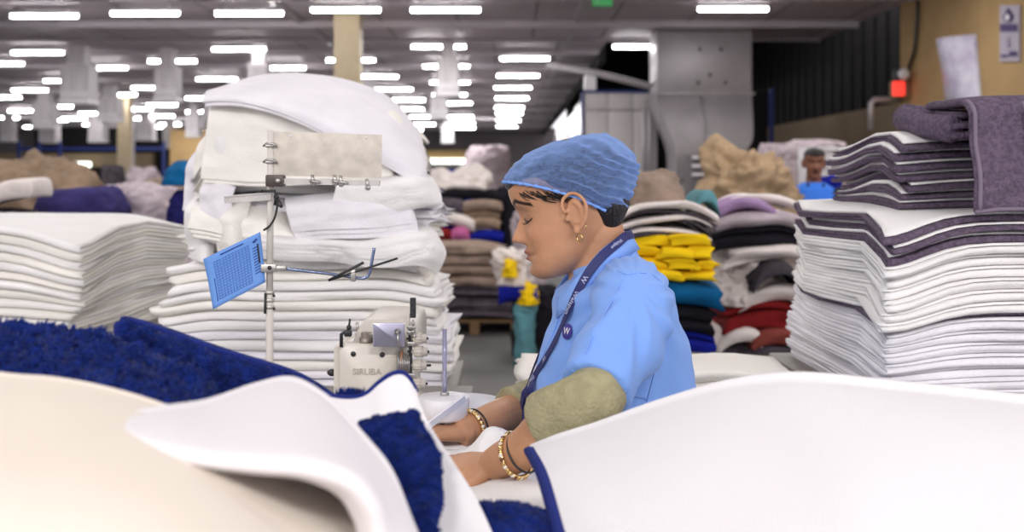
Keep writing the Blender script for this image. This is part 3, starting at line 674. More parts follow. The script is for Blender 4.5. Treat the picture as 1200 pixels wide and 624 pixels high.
# pallet with taupe and dark grey stacks
pl = thing('wooden_pallet', P(562, 388, 10.7), 'low wooden pallet on the floor under the dark grey and taupe stacks', 'pallet')
xa, xb = XW(500, 10.7), XW(612, 10.7)
for k in range(3): MB().bx(xa + (xb-xa)*(.02 + k*.43), xa + (xb-xa)*(.12 + k*.43), 10.7, 11.6, 0, .11).build('bearer', M['wood'], pl, smooth=False)
for k in range(5): MB().bx(xa, xb, 10.7 + k*.19, 10.84 + k*.19, .11, .14).build('deck_board', M['wood'], pl, smooth=False)
for i, (a, b, x0, x1) in enumerate(((361, 371, 497, 611), (348, 361, 496, 612), (336, 348, 497, 608))):
    bt(x0, x1, a, b, 10.7, 'dgrey', 'dark grey folded mat on the wooden pallet, %s dark one' % ordinal(2 - i), 'mat', 'dark grey mats on the pallet', D=.8, layers=3, sag=.03, amp=.05, sub=1)
for i, (a, b, x0, x1) in enumerate(((323, 336, 505, 594), (310, 323, 500, 598), (298, 310, 496, 592), (286, 298, 491, 590))):
    bt(x0, x1, a, b, 10.72, 'taupe', 'taupe folded mat above the dark grey mats, %s taupe one' % ordinal(3 - i), 'mat', 'taupe mats on the pallet', D=.75, layers=2, sag=.04, amp=.05, sub=1)
Yq = 12.6
hp(470, 640, 292, 398, Yq, 'dgrey', 'big dark textile mound carrying the coloured clothes behind the pallet', base=0, ry=.6, rug=.1, p=.35)
bt(488, 600, 283, 296, Yq, 'black', 'black folded cloth layer under the red and green cloths', D=.7, layers=2)
bt(492, 512, 262, 284, Yq, 'green', 'dark green folded cloth left of the red one in the far coloured pile', D=.5, layers=2)
bt(508, 530, 268, 284, Yq - .05, 'red', 'small red folded cloth in the far coloured pile', D=.4)
bt(529, 550, 265, 284, Yq - .05, 'pink', 'small pink cloth right of the red one in the far pile', D=.4)
bt(548, 590, 270, 284, Yq, 'blue', 'royal blue folded cloth in the far pile beside the pink one', D=.5)
bt(489, 556, 246, 263, Yq, 'white', 'white folded cloth slanting across the far coloured pile', D=.5, tilt=-.05)
bt(540, 586, 246, 268, Yq + .05, 'brown', 'brown folded cloth below the black strip in the far pile', D=.5, layers=3)
bt(488, 542, 230, 248, Yq + .05, 'dgrey', 'dark grey folded cloth on the far pile, left side', D=.5, layers=2)
bt(540, 588, 233, 247, Yq + .05, 'taupe', 'light brown folded cloth on top of the darker brown one', D=.5)
bt(515, 592, 221, 233, Yq + .1, 'black', 'black folded cloth strip under the cream heap', D=.5)
bt(520, 570, 214, 222, Yq + .1, 'white', 'white sheet with dark stripes near the top of the far pile', D=.5)
hp(500, 577, 198, 222, Yq + .4, 'white', 'cream white heap topping the far coloured pile', rug=.3)
hp(505, 552, 193, 206, Yq + 1.2, 'blue', 'dark blue cloth bundle behind the cream heap', base=0, p=.35)
hp(580, 606, 212, 296, Yq + .1, 'black', 'black upright cloth bundle at the right end of the far pile', base=.0, ry=.3, rug=.15, p=.4)
hp(600, 640, 240, 400, 11.4, 'greyw', 'pale grey cloth bundle behind the worker\'s face', base=0, ry=.4, p=.4)
# bags under the face
Yb = 8.6
hp(600, 660, 335, 420, Yb + .5, 'black', 'black bag of cloth half hidden behind the worker\'s chest', base=0, ry=.35, p=.35, rug=.12)
hp(582, 626, 292, 332, Yb + .4, 'white', 'small white bundle in front of the worker\'s chin', ry=.2, rug=.35, base=.62)
bt(585, 630, 330, 352, Yb + .42, 'blue', 'royal blue cloth under the white bundle before the chin', D=.3)
hp(588, 608, 308, 326, Yb + .26, 'yellow', 'yellow cloth on the white bundle before the chin', ry=.10, rug=.4)
hp(605, 632, 338, 358, Yb + .3, 'yellow', 'bright yellow cloth patch above the aqua cloth', ry=.12, rug=.35)
hp(603, 628, 352, 396, Yb + .3, 'aqua', 'aqua cloth hanging near the floor left of the worker\'s chest', ry=.12, rug=.3, base=.0, p=.4)

# yellow column behind the worker's back
Y1 = 4.3
table('packing_table', XW(700, Y1), XW(845, Y1), Y1 - .02, Y1 + .6, ZW(412, Y1), 'packing table under the yellow towels')
bt(735, 838, 388, 412, Y1, 'blue', 'royal blue folded cloth at the bottom of the yellow topped stack', D=.4, layers=3, sag=.02)
bt(735, 836, 356, 388, Y1, 'black', 'black folded cloth between the blue and teal ones', D=.4, layers=4, sag=.02)
bt(728, 846, 328, 356, Y1 - .01, 'teal', 'teal blue folded cloth directly below the yellow towels', D=.42, layers=2, sag=.03)
yl = [(748, 792, 315, 329), (790, 840, 317, 329), (735, 780, 300, 315), (778, 815, 302, 316), (812, 838, 304, 318), (733, 772, 287, 301), (770, 806, 288, 303), (803, 836, 287, 304), (740, 788, 274, 288), (786, 832, 273, 288)]
for i, (a, b, c, d_) in enumerate(yl):
    pos = ['bottom row left', 'bottom row right', 'third row left', 'third row middle', 'third row right', 'second row left', 'second row middle', 'second row right', 'top row left', 'top row right'][i]
    bt(a, b, c, d_, Y1 - .03 + .015*(i % 3), 'yellow', 'bright yellow folded towel behind the worker\'s shoulder, %s' % pos, 'towel', 'yellow towels', D=.24, layers=2, sag=.006, amp=.03, sub=1, rz=random.Random(i).uniform(-.12, .12))
for i, (a, b, c, d_, m_) in enumerate(((724, 836, 268, 273, 'stripe'), (722, 832, 262, 268, 'white'), (724, 834, 257, 262, 'stripe'), (722, 836, 250, 257, 'white'), (726, 838, 246, 250, 'stripe'), (728, 842, 236, 246, 'white'))):
    bt(a, b, c, d_, Y1, m_, ('charcoal' if m_ == 'stripe' else 'white') + ' folded towel of the striped layers between taupe and yellow, %s' % ordinal(5 - i), 'towel', 'striped layers above the yellow towels', D=.44, layers=2, sag=.05, amp=.02)
hp(738, 812, 200, 246, Y1, 'taupe', 'taupe brown towel draped over the white and charcoal layers', 'towel', ry=.2, rug=.12, p=.55, name='draped_towel')
bt(814, 842, 222, 238, Y1 + .25, 'aqua', 'teal cloth corner right of the taupe towel', D=.25, layers=2)
hp(730, 750, 216, 250, Y1 + .16, 'aqua', 'aqua green cloth just behind the hair net', ry=.1, rug=.15)
hp(745, 806, 190, 215, 6.2, 'olive', 'olive beige cloth heap behind the taupe towel', base=0, ry=.35, p=.25)

# white and red column
Y2 = 4.9
table('packing_table', XW(835, Y2), XW(960, Y2), Y2 - .02, Y2 + .6, ZW(416, Y2), 'packing table under the red and rust cloths')
bt(842, 952, 404, 416, Y2, 'dgrey', 'dark grey folded cloth below the rust ones', D=.45)
bt(838, 892, 386, 405, Y2 - .02, 'white', 'folded white and rust cloth at lower left of the red column', D=.4, tilt=.02)
bt(880, 950, 384, 405, Y2 - .03, 'rust', 'rust brown folded cloth at lower right of the red column', D=.42)
bt(852, 948, 354, 386, Y2, 'red', 'dark red folded cloths above the rust one', D=.45, layers=3, amp=.04)
hp(836, 905, 322, 362, Y2 - .04, 'white', 'crumpled white towel bulging left above the red cloth', 'towel', ry=.22, rug=.25, p=.45, name='crumpled_towel')
bt(868, 955, 335, 357, Y2 - .02, 'white', 'white towel lying directly above the red cloth at right', D=.42, layers=2, amp=.04, sub=1)
hp(850, 956, 300, 340, Y2, 'white', 'large crumpled white towel in the middle of the white column', 'towel', ry=.26, rug=.25, p=.45, name='crumpled_towel')
bt(884, 935, 308, 322, Y2 - .1, 'stripe', 'dark grey cloth lying on the crumpled white towels', D=.2, amp=.03, sag=.06)
bt(850, 952, 284, 304, Y2, 'white', 'white towel under the black band', D=.45, layers=2, amp=.04, sub=1)
bt(832, 940, 264, 286, Y2, 'black', 'black folded band between the white column and the lilac cloth', D=.45, layers=3, amp=.02)
bt(836, 946, 245, 264, Y2, 'greyw', 'pale grey lilac folded cloth above the black band', D=.45, layers=2, amp=.03, sub=1)
bt(845, 912, 232, 247, Y2 - .02, 'lilac', 'lilac cloth laid over the pale grey folded cloth', D=.4, layers=1, amp=.03, sub=1)
bt(852, 938, 226, 238, Y2 + .2, 'white', 'cream folded sheet behind the lilac cloth', D=.35, layers=2, amp=.03, sub=1)
hp(838, 946, 164, 238, 8, 'beige', 'big crumpled beige cloth heap below the galvanised duct', base=0, ry=.5, rug=.30, p=.3)
# crates and bags further back right
for k, (a, b, c, w) in enumerate(((812, 848, 181, 'left'), (950, 984, 172, 'right'))):
    Yc = 12.5 if k == 0 else 13.2
    t = thing('storage_bin', (XW((a+b)/2, Yc), Yc + .3, 0), 'grey storage bin behind the beige heap, on its %s' % w, 'bin')
    w = w
    sharp(MB().bx(XW(a, Yc), XW(b, Yc), Yc, Yc + .6, 0, ZW(c, Yc), bev=.02).build('bin_body', M['grey'] if k == 0 else M['galv'], t))
    for q in range(3): MB().bx(XW(a, Yc) - .01, XW(b, Yc) + .01, Yc - .02, Yc + .02, ZW(c + 2 + q*10, Yc) - .03, ZW(c + 2 + q*10, Yc)).build('rib', M['diff'], t, smooth=False)
hp(898, 950, 161, 185, 14.5, 'greyw', 'pale grey striped bundle under the low wall window', base=0, ry=.5, p=.25)
hp(935, 1010, 160, 190, 15.5, 'greyw', 'far white bundle behind the man in the blue vest', base=0, ry=.5, p=.25)
hp(540, 600, 165, 215, 22, 'greyw', 'large greyish draped bundle far behind, left of the hair net', base=0, ry=1.2, p=.3, rug=.15)

# left background heaps
hp(-60, 82, 178, 240, 8.2, 'brown', 'brown furry cloth heap at the far left', base=0, ry=.6, rug=.22, p=.35)
bt(-60, 38, 214, 240, 6.2, 'white', 'white folded towel roll resting before the brown heap at far left', 'towel', D=.3, layers=1, sag=.03, tilt=.06, name='towel_roll', sub=1)
hp(2, 118, 207, 246, 6.6, 'purple', 'navy purple cloth mound behind the left towel stack', base=0, ry=.45, rug=.08, p=.28)
hp(-60, 30, 236, 250, 6.1, 'stripe', 'dark mauve cloth below the white roll at far left', base=0, ry=.3, p=.25)
hp(92, 168, 204, 250, 8.0, 'greyw', 'pale beige crumpled cloth left of the grey rolled mat', base=0, ry=.4, rug=.15, p=.3)
hp(124, 192, 206, 250, 7.2, 'greyw', 'grey pink rolled mat heap behind the left towel stack', base=0, ry=.4, rug=.10, p=.28)
hp(150, 202, 198, 246, 8.6, 'taupe', 'light brown rolled mat behind the grey pink one', base=0, ry=.4, rug=.10, p=.28)
hp(106, 128, 222, 246, 7.0, 'black', 'black gap filling cloth between the navy and grey heaps', base=0, ry=.2, p=.3)
hp(176, 236, 189, 214, 6.4, 'teal', 'dark teal bag on top of the navy bag left of the giant pile', ry=.3, rug=.12, base=ZW(218, 6.4))
hp(180, 240, 209, 250, 6.42, 'navy', 'navy bag below the teal bag left of the giant pile', base=0, ry=.4, rug=.12, p=.25)
hp(206, 240, 230, 250, 5.9, 'greyw', 'small white cloth bundle beside the giant pile, in front of the navy bag', base=0, ry=.3, p=.25)
for k, (a, b, c) in enumerate(((55, 75, 186), (112, 130, 189), (140, 175, 194), (205, 235, 188), (-20, 15, 184))):
    hp(a, b, c, 230, 24 + k, ('greyw', 'stripe', 'greyw', 'lilac', 'stripe')[k], 'distant cloth bundle far across the hall, %s' % ['behind the brown heap', 'under the bright strip light', 'at the foot of the slim pillar', 'behind the teal bag', 'at the left picture edge'][k], base=0, ry=.6, p=.3)

hp(962, 990, 196, 222, 9.9, 'blue', 'royal blue cloth bundle behind the shoulder of the man in the vest', base=0, ry=.2, p=.3)
# ---------------- sewing machine, its table and the guide stand ----------------
table('machine_table', -.70, -.09, 1.83, 2.70, 1.0, 'grey brown machine table under the overlock machine and guide stand', .03)
YM = 2.16
sm_ = thing('sewing_machine', P(440, 515, YM + .12), 'cream industrial overlock sewing machine with grey tension knobs left of the worker', 'sewing machine')
def prism(pts, Y0, Y1, bev=.004):
    n = len(pts); a = [P(x, y, Y0) for x, y in pts]; b_ = [v + Vector((0, Y1 - Y0, 0)) for v in a]
    c = Vector((sum(v.x for v in a)/n, Y0, sum(v.z for v in a)/n))
    def ins(vs, k): return [v + (Vector((c.x, v.y, c.z)) - v)*k for v in vs]
    return MB().loft([ins([v for v in a], .05), [v + Vector((0, bev, 0)) for v in a], [v - Vector((0, bev, 0)) for v in b_], ins(b_, .05)])
def rnd(x0, y0, x1, y1, r, n=5):
    out = []
    for (cx, cy, a0) in ((x0 + r, y0 + r, 180), (x1 - r, y0 + r, 270), (x1 - r, y1 - r, 0), (x0 + r, y1 - r, 90)):
        for k in range(n): a = math.radians(a0 + 90*k/(n-1)); out.append((cx + r*math.cos(a), cy + r*math.sin(a)))
    return out
sharp(prism(rnd(397, 404, 466, 514, 9), YM, YM + .22).build('lower_housing', M['machine'], sm_), 50)
sharp(prism([(413, 408), (416, 392), (424, 379), (434, 374), (476, 374), (487, 378), (490, 386), (490, 408)], YM + .03, YM + .25).build('upper_arm', M['machine'], sm_), 50)
sharp(prism(rnd(391, 406, 399, 470, 3), YM + .02, YM + .18).build('side_cover', M['machine'], sm_), 50)
sharp(prism(rnd(466, 440, 484, 514, 4), YM + .02, YM + .2).build('front_cover', M['machine'], sm_), 50)
for (x, y) in ((414, 415), (448, 416)): MB().lathe(P(x, y, YM), [(0, -.002), (.0048, -.001), (.0048, .003), (.003, .0045), (0, .0045)], (0, -1, 0)).build('screw', M['dark'], sm_)
text('maker_lettering', 'SIRUBA', .017, mat('raised_letter', (.50, .46, .39, 1), .25), sm_, frame(P(430, 436, YM) + Vector((0, -.0012, 0)), (1, 0, 0), (0, 0, 1)), .0012)
text('maker_mark_small', 'SIRUBA', .006, bpy.data.materials['raised_letter'], sm_, frame(P(452, 384, YM + .02) + Vector((0, -.001, 0)), (1, 0, 0), (0, 0, 1)), .0005)
sharp(prism(rnd(437, 379, 474, 407, 1.5), YM - .035, YM - .032, .0008).build('chrome_plate', mat('polished_plate', (.42, .41, .52, 1), .3, metal=.7), sm_), 50)
sharp(MB().box(P(455, 393, YM - .0), (.05, .06, .012), bev=.002).build('plate_bracket', M['metal'], sm_))
MB().lathe(P(466, 389, YM - .036), [(0, -.002), (.006, 0), (.006, .002), (.0025, .003), (.0025, .014), (0, .014)], (0, -1, 0)).build('plate_screw', M['metal'], sm_)
MB().tube([P(466, 390, YM - .042), P(467, 408, YM - .042)], .0022, 8).build('plate_pin', M['metal'], sm_)
MB().lathe(P(429, 407, YM + .02), [(.0125, 0), (.0125, .018), (.010, .019), (.010, .028), (0, .029)], seg=16).build('oil_cap', mat('grey_bolt', (.30, .26, .22, 1), .45, metal=.6), sm_)
MB().tube([P(433, 393, YM - .0), P(443, 393, YM - .02)], .0025, 8).build('side_pin', M['metal'], sm_)
b = MB().tube([P(400, 407, YM), P(400, 392, YM), P(404, 390, YM), P(408, 388, YM)], .0035, 8); b.box(P(408, 391, YM), (.014, .012, .012), bev=.002); b.sphere(P(409, 384, YM), .005); b.tube([P(409, 384, YM), P(410, 374, YM)], .002, 6); b.build('thread_guide', M['dark'], sm_)
MB().tube([P(418.5, 378, YM + .05), P(419.5, 390, YM + .05)], .003, 8).build('rear_pin', M['metal'], sm_)
MB().lathe(P(397, 437, YM + .03), [(.004, 0), (.004, .008), (.007, .009), (.007, .016), (.003, .022), (0, .022)], (-1, 0, 0)).build('side_shaft', M['dark'], sm_)
# tension column
tc_ = MB()
for k in range(9): tc_.lathe(P(467 + k*1.6, 427, YM - .012), [(.0005, 0), (.026 - .001*k, .0004), (.026 - .001*k, .0014), (.0005, .0018)], (1, 0, 0), 18)
tc_.build('tension_discs', M['metal'], sm_)
MB().lathe(P(470, 423, YM - .012), [(.018, 0), (.021, .001), (.021, .003), (.018, .004)], (1, 0, 0), 18).build('thread_reel', mat('copper_thread', (.35, .16, .08, 1), .5), sm_)
MB().box(P(481, 430, YM - .01), (.006, .02, .145), bev=.002).build('tension_rail', M['dark'], sm_, smooth=False)
for k, (y, xx) in enumerate(((397, 484), (412.5, 485), (428.5, 484), (450, 483), (466, 483))):
    c = P(xx, y, YM - .015)
    kb = MB().lathe(c, [(.004, -.008), (.0045, 0), (.0095, .001), (.0105, .004), (.0105, .014), (.0085, .016), (.0085, .0245), (.006, .026), (0, .0262)], (1, 0, 0), 20).build('tension_knob', M['knob'], sm_)
    rb = MB()
    for q in range(12):
        a = q*math.pi/6; u = Vector((0, math.cos(a), math.sin(a)))*.0103; rb.tube([c + u + Vector((.004, 0, 0)), c + u*.98 + Vector((.018, 0, 0))], .0011, 5)
    rb.build('knurling', M['knob'], kb)
    MB().tube([c - Vector((.012, 0, 0)), c + Vector((.034 if k == 2 else .029, 0, 0))], .0024, 8).build('spindle', M['dark'], kb)
    MB().tube([c + Vector((.0, 0, .009)) - Vector((.006, 0, 0)), c + Vector((-.006, 0, -.009))], .003, 6).build('bracket_eye', M['dark'], kb)
gb = MB()
for y in (384, 390, 403, 440, 457, 474): gb.box(P(482, y, YM - .018), (.016, .01, .008), bev=.0015)
gb.tube([P(484, 375, YM - .02), P(486, 386, YM - .025), P(481, 392, YM - .02), P(487, 400, YM - .02)], .0022, 6); gb.build('thread_guides', M['metal'], sm_)
lv = MB().box(P(484, 361, YM - .01), (.011, .008, .038), bev=.0015).build('take_up_lever', mat('dark_knurl', (.06, .055, .06, 1), .5, bump=1, bscale=300), sm_)
MB().tube([P(480.5, 368, YM - .01), P(479.5, 396, YM - .01)], .0016, 6).build('lever_rod', M['metal'], sm_)
for k in range(4): MB().sphere(P(484 + (k % 2)*1.5, 379 + k*5, YM - .028), .0035, 8, 6).build('small_nut', M['metal'], sm_)
MB().bx(XW(466, 2.1), XW(492, 2.1), 1.98, 2.16, 1.0, 1.03, bev=.004).build('needle_plate', M['metal'], sm_)
MB().tube([P(478, 478, 2.08), P(478, 512, 2.08)], .006, 10).build('presser_bar', M['metal'], sm_)

# turntable puck with its rod, clear disc and arm
YT = 2.10
tk = thing('round_turntable', P(520, 520, YT), 'round white plastic puck with upright clear rod beside the machine knobs', 'turntable')
MB().lathe(P(520, 480, YT), [(.02, -.018), (.045, -.016), (.0475, -.012), (.0475, .022), (.045, .0245), (.008, .026), (.0, .026)], seg=48).build('white_puck', M['plastic'], tk)
MB().lathe(P(521, 464, YT), [(.008, 0), (.008, .006), (.006, .007), (.0, .007)], seg=16).build('rod_socket', M['metal'], tk)
MB().tube([P(521, 463, YT), P(521, 386, YT)], .0042, 12).build('clear_rod', M['acryl_rod'], tk)
MB().lathe(P(540, 478, 2.27), [(.004, 0), (.082, .001), (.083, .003), (.083, .012), (.082, .014), (.004, .0145)], seg=48).build('clear_disc', M['acryl'], tk)
MB().tube([P(540, 479, 2.27) + Vector((.083*math.cos(a), .083*math.sin(a), 0)) for a in [k*math.pi/20 for k in range(41)]], .0012, 6).build('disc_rim', M['dark'], tk)
MB().tube([P(518, 490, YT), Vector((XW(518, YT), YT, 1.0))], .005, 10).build('post', M['chrome'], tk)
for x in (492, 497): MB().tube([P(x, 488, YT - .03), Vector((XW(x, YT), YT - .03, 1.0))], .0022, 8).build('black_pin', M['dark'], tk)
MB().bx(XW(524, 2.12), XW(545, 2.12), 2.1, 2.14, ZW(492, 2.12), ZW(487, 2.12), bev=.002).build('mount_block', M['dark'], tk)
MB().lathe(Vector((XW(530, YT), YT, 1.0)), [(.06, 0), (.06, .006), (.03, .01), (.012, .035), (0, .036)], seg=24).build('foot', M['plastic'], tk)
a, b_ = P(500, 501, 1.99), P(545, 467, 2.05)
dd = (b_ - a).normalized(); up = Vector((0, -.25, 1)); up = (up - dd*up.dot(dd)).normalized(); si = dd.cross(up)
R3 = Matrix((dd, si, up)).transposed()
arm = MB().box((a + b_)/2, ((b_-a).length, .004, .014), M=R3, bev=.001).build('acrylic_arm', M['acryl'], smooth=False)
tag(arm, 'clear acrylic guide arm slanting up against the white puck', 'guide arm')
cp = MB()
for k in range(5): cp.lathe(P(495 + k*2.2, 500 - (k % 2)*6, 2.07) - Vector((0, 0, .004)), [(.0, 0), (.006, .001), (.006, .006), (0, .008)], seg=10)
cp.bx(XW(490, 2.07), XW(512, 2.07), 2.04, 2.10, 1.0, ZW(505, 2.07), bev=.003)
tag(cp.build('looper_mount', M['plastic'], smooth=False), 'small white fittings on the table under the clear acrylic arm', 'machine fitting')

# guide stand
YS = 2.25
gs = thing('guide_stand', Vector((XW(316, YS), YS, 1.0)), 'tall slim cream metal pole stand with steel plate and rods left of the machine', 'stand')
MB().lathe(Vector((XW(316, YS), YS, 1.0)), [(.04, 0), (.04, .006), (.012, .01), (.010, .03), (0, .03)], seg=20).build('pole_foot', M['paint_pole'], gs)
MB().tube([P(316, 520, YS), P(316, 342, YS)], .0078, 14).build('lower_pole', M['paint_pole'], gs)
MB().tube([P(316, 345, YS), P(317.5, 153, YS)], .0068, 14).build('upper_pole', M['paint_pole'], gs)
c = MB(); 
for y in (343, 352, 360): c.lathe(P(316, y, YS), [(.0078, -.004), (.0098, -.003), (.0098, .003), (.0078, .004)], seg=16)
c.build('coupling_ring', M['metal'], gs)
c = MB().tube([P(311, 344, YS - .008), P(310.5, 368, YS - .01)], .0025, 8); 
for y in (347, 362): c.sphere(P(321, y, YS - .004), .003, 8, 6)
c.build('coupling_lever', M['dark'], gs)
pp = MB().add([], []); 
pl_ = [(321.5, 154), (447.5, 158), (447, 209), (321, 206)]
sharp(prism(pl_, YS - .006, YS - .0035, .0006).build('steel_plate', M['plate'], gs), 50)
for (x, y) in ((341, 159.5), (429, 161.5)):
    MB().lathe(P(x, y, YS - .006), [(0, -.001), (.0022, 0), (.0022, .0012), (0, .0012)], (0, -1, 0), 10).build('plate_hole', M['lamp_body'], gs)
for y in (170, 189):
    k = MB().tube([P(309, y + 1, YS), P(313, y - 2, YS - .01), P(322, y - 1, YS - .012), P(324, y + 3, YS - .01)], .0026, 8); k.box(P(317, y + 1, YS), (.018, .02, .007), bev=.002); k.sphere(P(322, y, YS - .014), .0035, 8, 6)
    k.build('pole_clamp', M['metal'], gs)
sharp(prism([(319, 209), (445, 212), (444, 218), (319, 216)], YS - .018, YS - .003, .001).build('plate_rail', M['metal'], gs), 50)
sharp(prism(rnd(311, 205, 332, 219, 2), YS - .022, YS + .004, .001).build('corner_block', mat('brown_metal', (.12, .10, .09, 1), .45, metal=.5), gs), 50)
MB().lathe(P(326, 212, YS - .022), [(.0, 0), (.0055, 0), (.0055, .006), (0, .006)], (0, -1, 0), 6).build('hex_bolt', M['metal'], gs)
for (x, y) in ((366, 210), (392, 210), (399, 211), (430, 215)):
    k = MB().tube([P(x, y - 5, YS - .02), P(x + 1, y + 6, YS - .02)], .0035, 8)
    if x < 425: k.tube([P(x - 3, y + 2, YS - .024), P(x + 9, y + 4, YS - .024)], .003, 8)
    k.lathe(P(x + 1, y + 5, YS - .02), [(.005, -.002), (.006, 0), (.005, .003)], (0, -1, 0), 10); k.build('rail_screw', M['metal'], gs)
sharp(prism([(262, 231), (318, 226), (318, 235), (263, 238.5)], YS - .012, YS + .006, .001).build('bracket_arm', M['metal'], gs), 50)
sharp(prism([(262, 230), (319, 225), (319, 226.5), (262, 231.5)], YS - .016, YS + .01, .0006).build('bracket_lip', M['metal'], gs), 50)
for x in (270, 278, 289, 300, 311): MB().lathe(P(x, 235 - (x - 262)*.085, YS - .012), [(.0, 0), (.0016, 0), (.0016, .001), (0, .001)], (0, -1, 0), 8).build('bracket_hole', M['lamp_body'], gs)
k = MB().tube([P(306, 224, YS - .02), P(322, 224, YS - .02), P(324, 232, YS - .02), P(322, 240, YS - .014)], .003, 8)
k.tube(smoothpath([P(324, 230, YS - .02), P(325, 240, YS - .02), P(322, 255, YS - .018), P(316, 265, YS - .015), P(309, 270, YS - .012)], 16), .0022, 8)
k.tube(smoothpath([P(323, 232, YS - .02), P(329, 238, YS - .026), P(330, 243, YS - .024), P(326, 240, YS - .022)], 10), .0022, 8)
k.sphere(P(324, 231, YS - .02), (.006, .006, .005)); k.build('black_cord', M['dark'], gs)
# cross arm
sharp(MB().box(P(316, 314, YS - .004), (.03, .028, .016), bev=.002).build('arm_clamp', M['metal'], gs))
sharp(MB().box(P(330, 314.5, YS - .012), (.02, .014, .009), bev=.002).build('arm_socket', M['metal'], gs))
MB().lathe(P(316, 314, YS - .018), [(0, 0), (.004, 0), (.004, .004), (0, .004)], (0, -1, 0), 10).build('clamp_screw', M['dark'], gs)
MB().tube(smoothpath([P(332, 315, YS - .012), P(380, 320.5, YS - .012), P(412, 325, YS - .012), P(424, 326.5, YS - .012), P(431, 324, YS - .012), P(434, 316, YS - .012), P(436, 305, YS - .012), P(438.5, 291, YS - .012)], 30), .0032, 10).build('cross_arm', M['chrome'], gs)
sharp(MB().box(P(414, 323, YS - .016), (.009, .012, .024), bev=.0015).build('rod_clamp', M['metal'], gs))
MB().tube([P(385, 329, YS - .02), P(426, 308, YS - .024)], .0028, 8).build('guide_rod', M['dark'], gs)
MB().tube([P(385, 329, YS - .02), P(413, 320, YS - .02), P(466, 303, YS - .02)], .0022, 8).build('guide_rod', M['dark'], gs)
# blue paper chart, held in the clamp
pts = [(238, 304), (305, 272), (311, 331), (249.5, 363)]
def fpap(u, v):
    a = P(*pts[0], YS - .025).lerp(P(*pts[1], YS - .012), u); b_ = P(*pts[3], YS - .03).lerp(P(*pts[2], YS - .012), u)
    q = b_.lerp(a, v); return q + Vector((0, -.006*math.sin(u*3.1) + .004*math.sin(v*3), 0))
pc = thing('chart_sheet', P(275, 345, YS - .02), 'tilted light blue paper sheet with a printed chart, clipped to the pole', 'paper')
sheetgrid(fpap, 12, 12).build('paper', mat('blue_paper', srgb(104, 150, 218), .7), pc, solid=.0006)
ink = mat('chart_ink', srgb(82, 122, 196), .7)
g = MB()
def line(u0, v0, u1, v1, w=.0006):
    g.tube([fpap(u0 + (u1-u0)*i/6, v0 + (v1-v0)*i/6) + Vector((0, -.0008, 0)) for i in range(7)], w, 4)
for k in range(15): line(.16, .12 + k*.052, .78, .12 + k*.052)
for k in range(12): line(.16 + k*.056, .12, .16 + k*.056, .85)
g.build('chart_grid', ink, pc)
g = MB()
for k in range(10): line(.84, .25 + k*.055, .93, .26 + k*.055, .0009)
line(.12, .1, .12, .55, .0008); line(.3, .93, .7, .93, .0012); line(.86, .86, .93, .9, .002)
g.build('chart_writing', mat('dark_ink', srgb(40, 70, 150), .7), pc)
g = MB(); line(.93, .42, .93, .80, .0018); g.build('paper_clip', M['dark'], pc)
# small things on the machine table
lc = thing('label_card', P(255, 428, 2.45), 'small white printed label card behind the blue mat, left of the white bottle', 'label')
def flab(u, v): return P(241 + 26*u + 3*v, 427 + 4*u - 20*v + 2*u*v, 2.45 + .01*math.sin(u*3))
sheetgrid(flab, 6, 6).build('card', M['plastic'], lc, solid=.0008)
g = MB()
for k in range(4): g.tube([flab(.2 + .6*i/4, .3 + k*.15) - Vector((0, .001, 0)) for i in range(5)], .0007, 4)
g.build('printed_line', mat('grey_ink', (.35, .33, .38, 1), .7), lc)
bo = thing('small_bottle', Vector((XW(292, 2.45), 2.45, 1.0)), 'small white capped bottle behind the blue mat, right of the label card', 'bottle')
MB().lathe(Vector((XW(292, 2.45), 2.45, 1.0)), [(.012, 0), (.0155, .002), (.0155, .08), (.009, .09), (.007, .093)], seg=20).build('bottle_body', M['plastic'], bo)
MB().lathe(Vector((XW(292, 2.45), 2.45, 1.092)), [(.0095, 0), (.0095, .018), (.006, .021), (0, .021)], seg=16).build('cap', M['plastic'], bo)
lcs = MB().box(Vector((XW(255, 2.46), 2.462, 1.04)), (.03, .012, .08), bev=.003).build('card_holder', M['plastic'], lc, smooth=False)

# ---------------- people ----------------
def remesh(mb, name, m, parent, voxel, smooth=0, post=None, factor=.5):
    me = bpy.data.meshes.new(name + '_src'); me.from_pydata([tuple(v) for v in mb.v], [], mb.f); me.update()
    t = bpy.data.objects.new('src', me); COL.objects.link(t)
    md = t.modifiers.new('r', 'REMESH'); md.mode = 'VOXEL'; md.voxel_size = voxel; md.use_smooth_shade = True
    if smooth: s = t.modifiers.new('s', 'SMOOTH'); s.iterations = smooth; s.factor = factor
    dg = bpy.context.evaluated_depsgraph_get(); out = bpy.data.meshes.new_from_object(t.evaluated_get(dg))
    bpy.data.objects.remove(t); out.name = name
    if post: post(out)
    if parent is not None:
        o0 = ORG[parent.name]; out.transform(Matrix.Translation(-o0))
    out.materials.clear(); out.materials.append(m)
    out.polygons.foreach_set('use_smooth', [True]*len(out.polygons))
    o = bpy.data.objects.new(name, out); COL.objects.link(o)
    if parent is not None: o.parent = parent; ORG[o.name] = ORG[parent.name]
    return o
def ring2(Fp, Bp, w, yc, n=40, ex=1.0, tw=0.):
    Fp, Bp = Vector(Fp), Vector(Bp); mid = (Fp + Bp)/2; r = []
    for k in range(n):
        a = 2*math.pi*k/n; c, s = math.cos(a), math.sin(a)
        c2 = math.copysign(abs(c)**ex, c); s2 = math.copysign(abs(s)**ex, s)
        r.append(mid + (Fp - mid)*c2 + Vector((0, w*s2, 0)) + Vector((0, yc - mid.y, 0)))
    return r
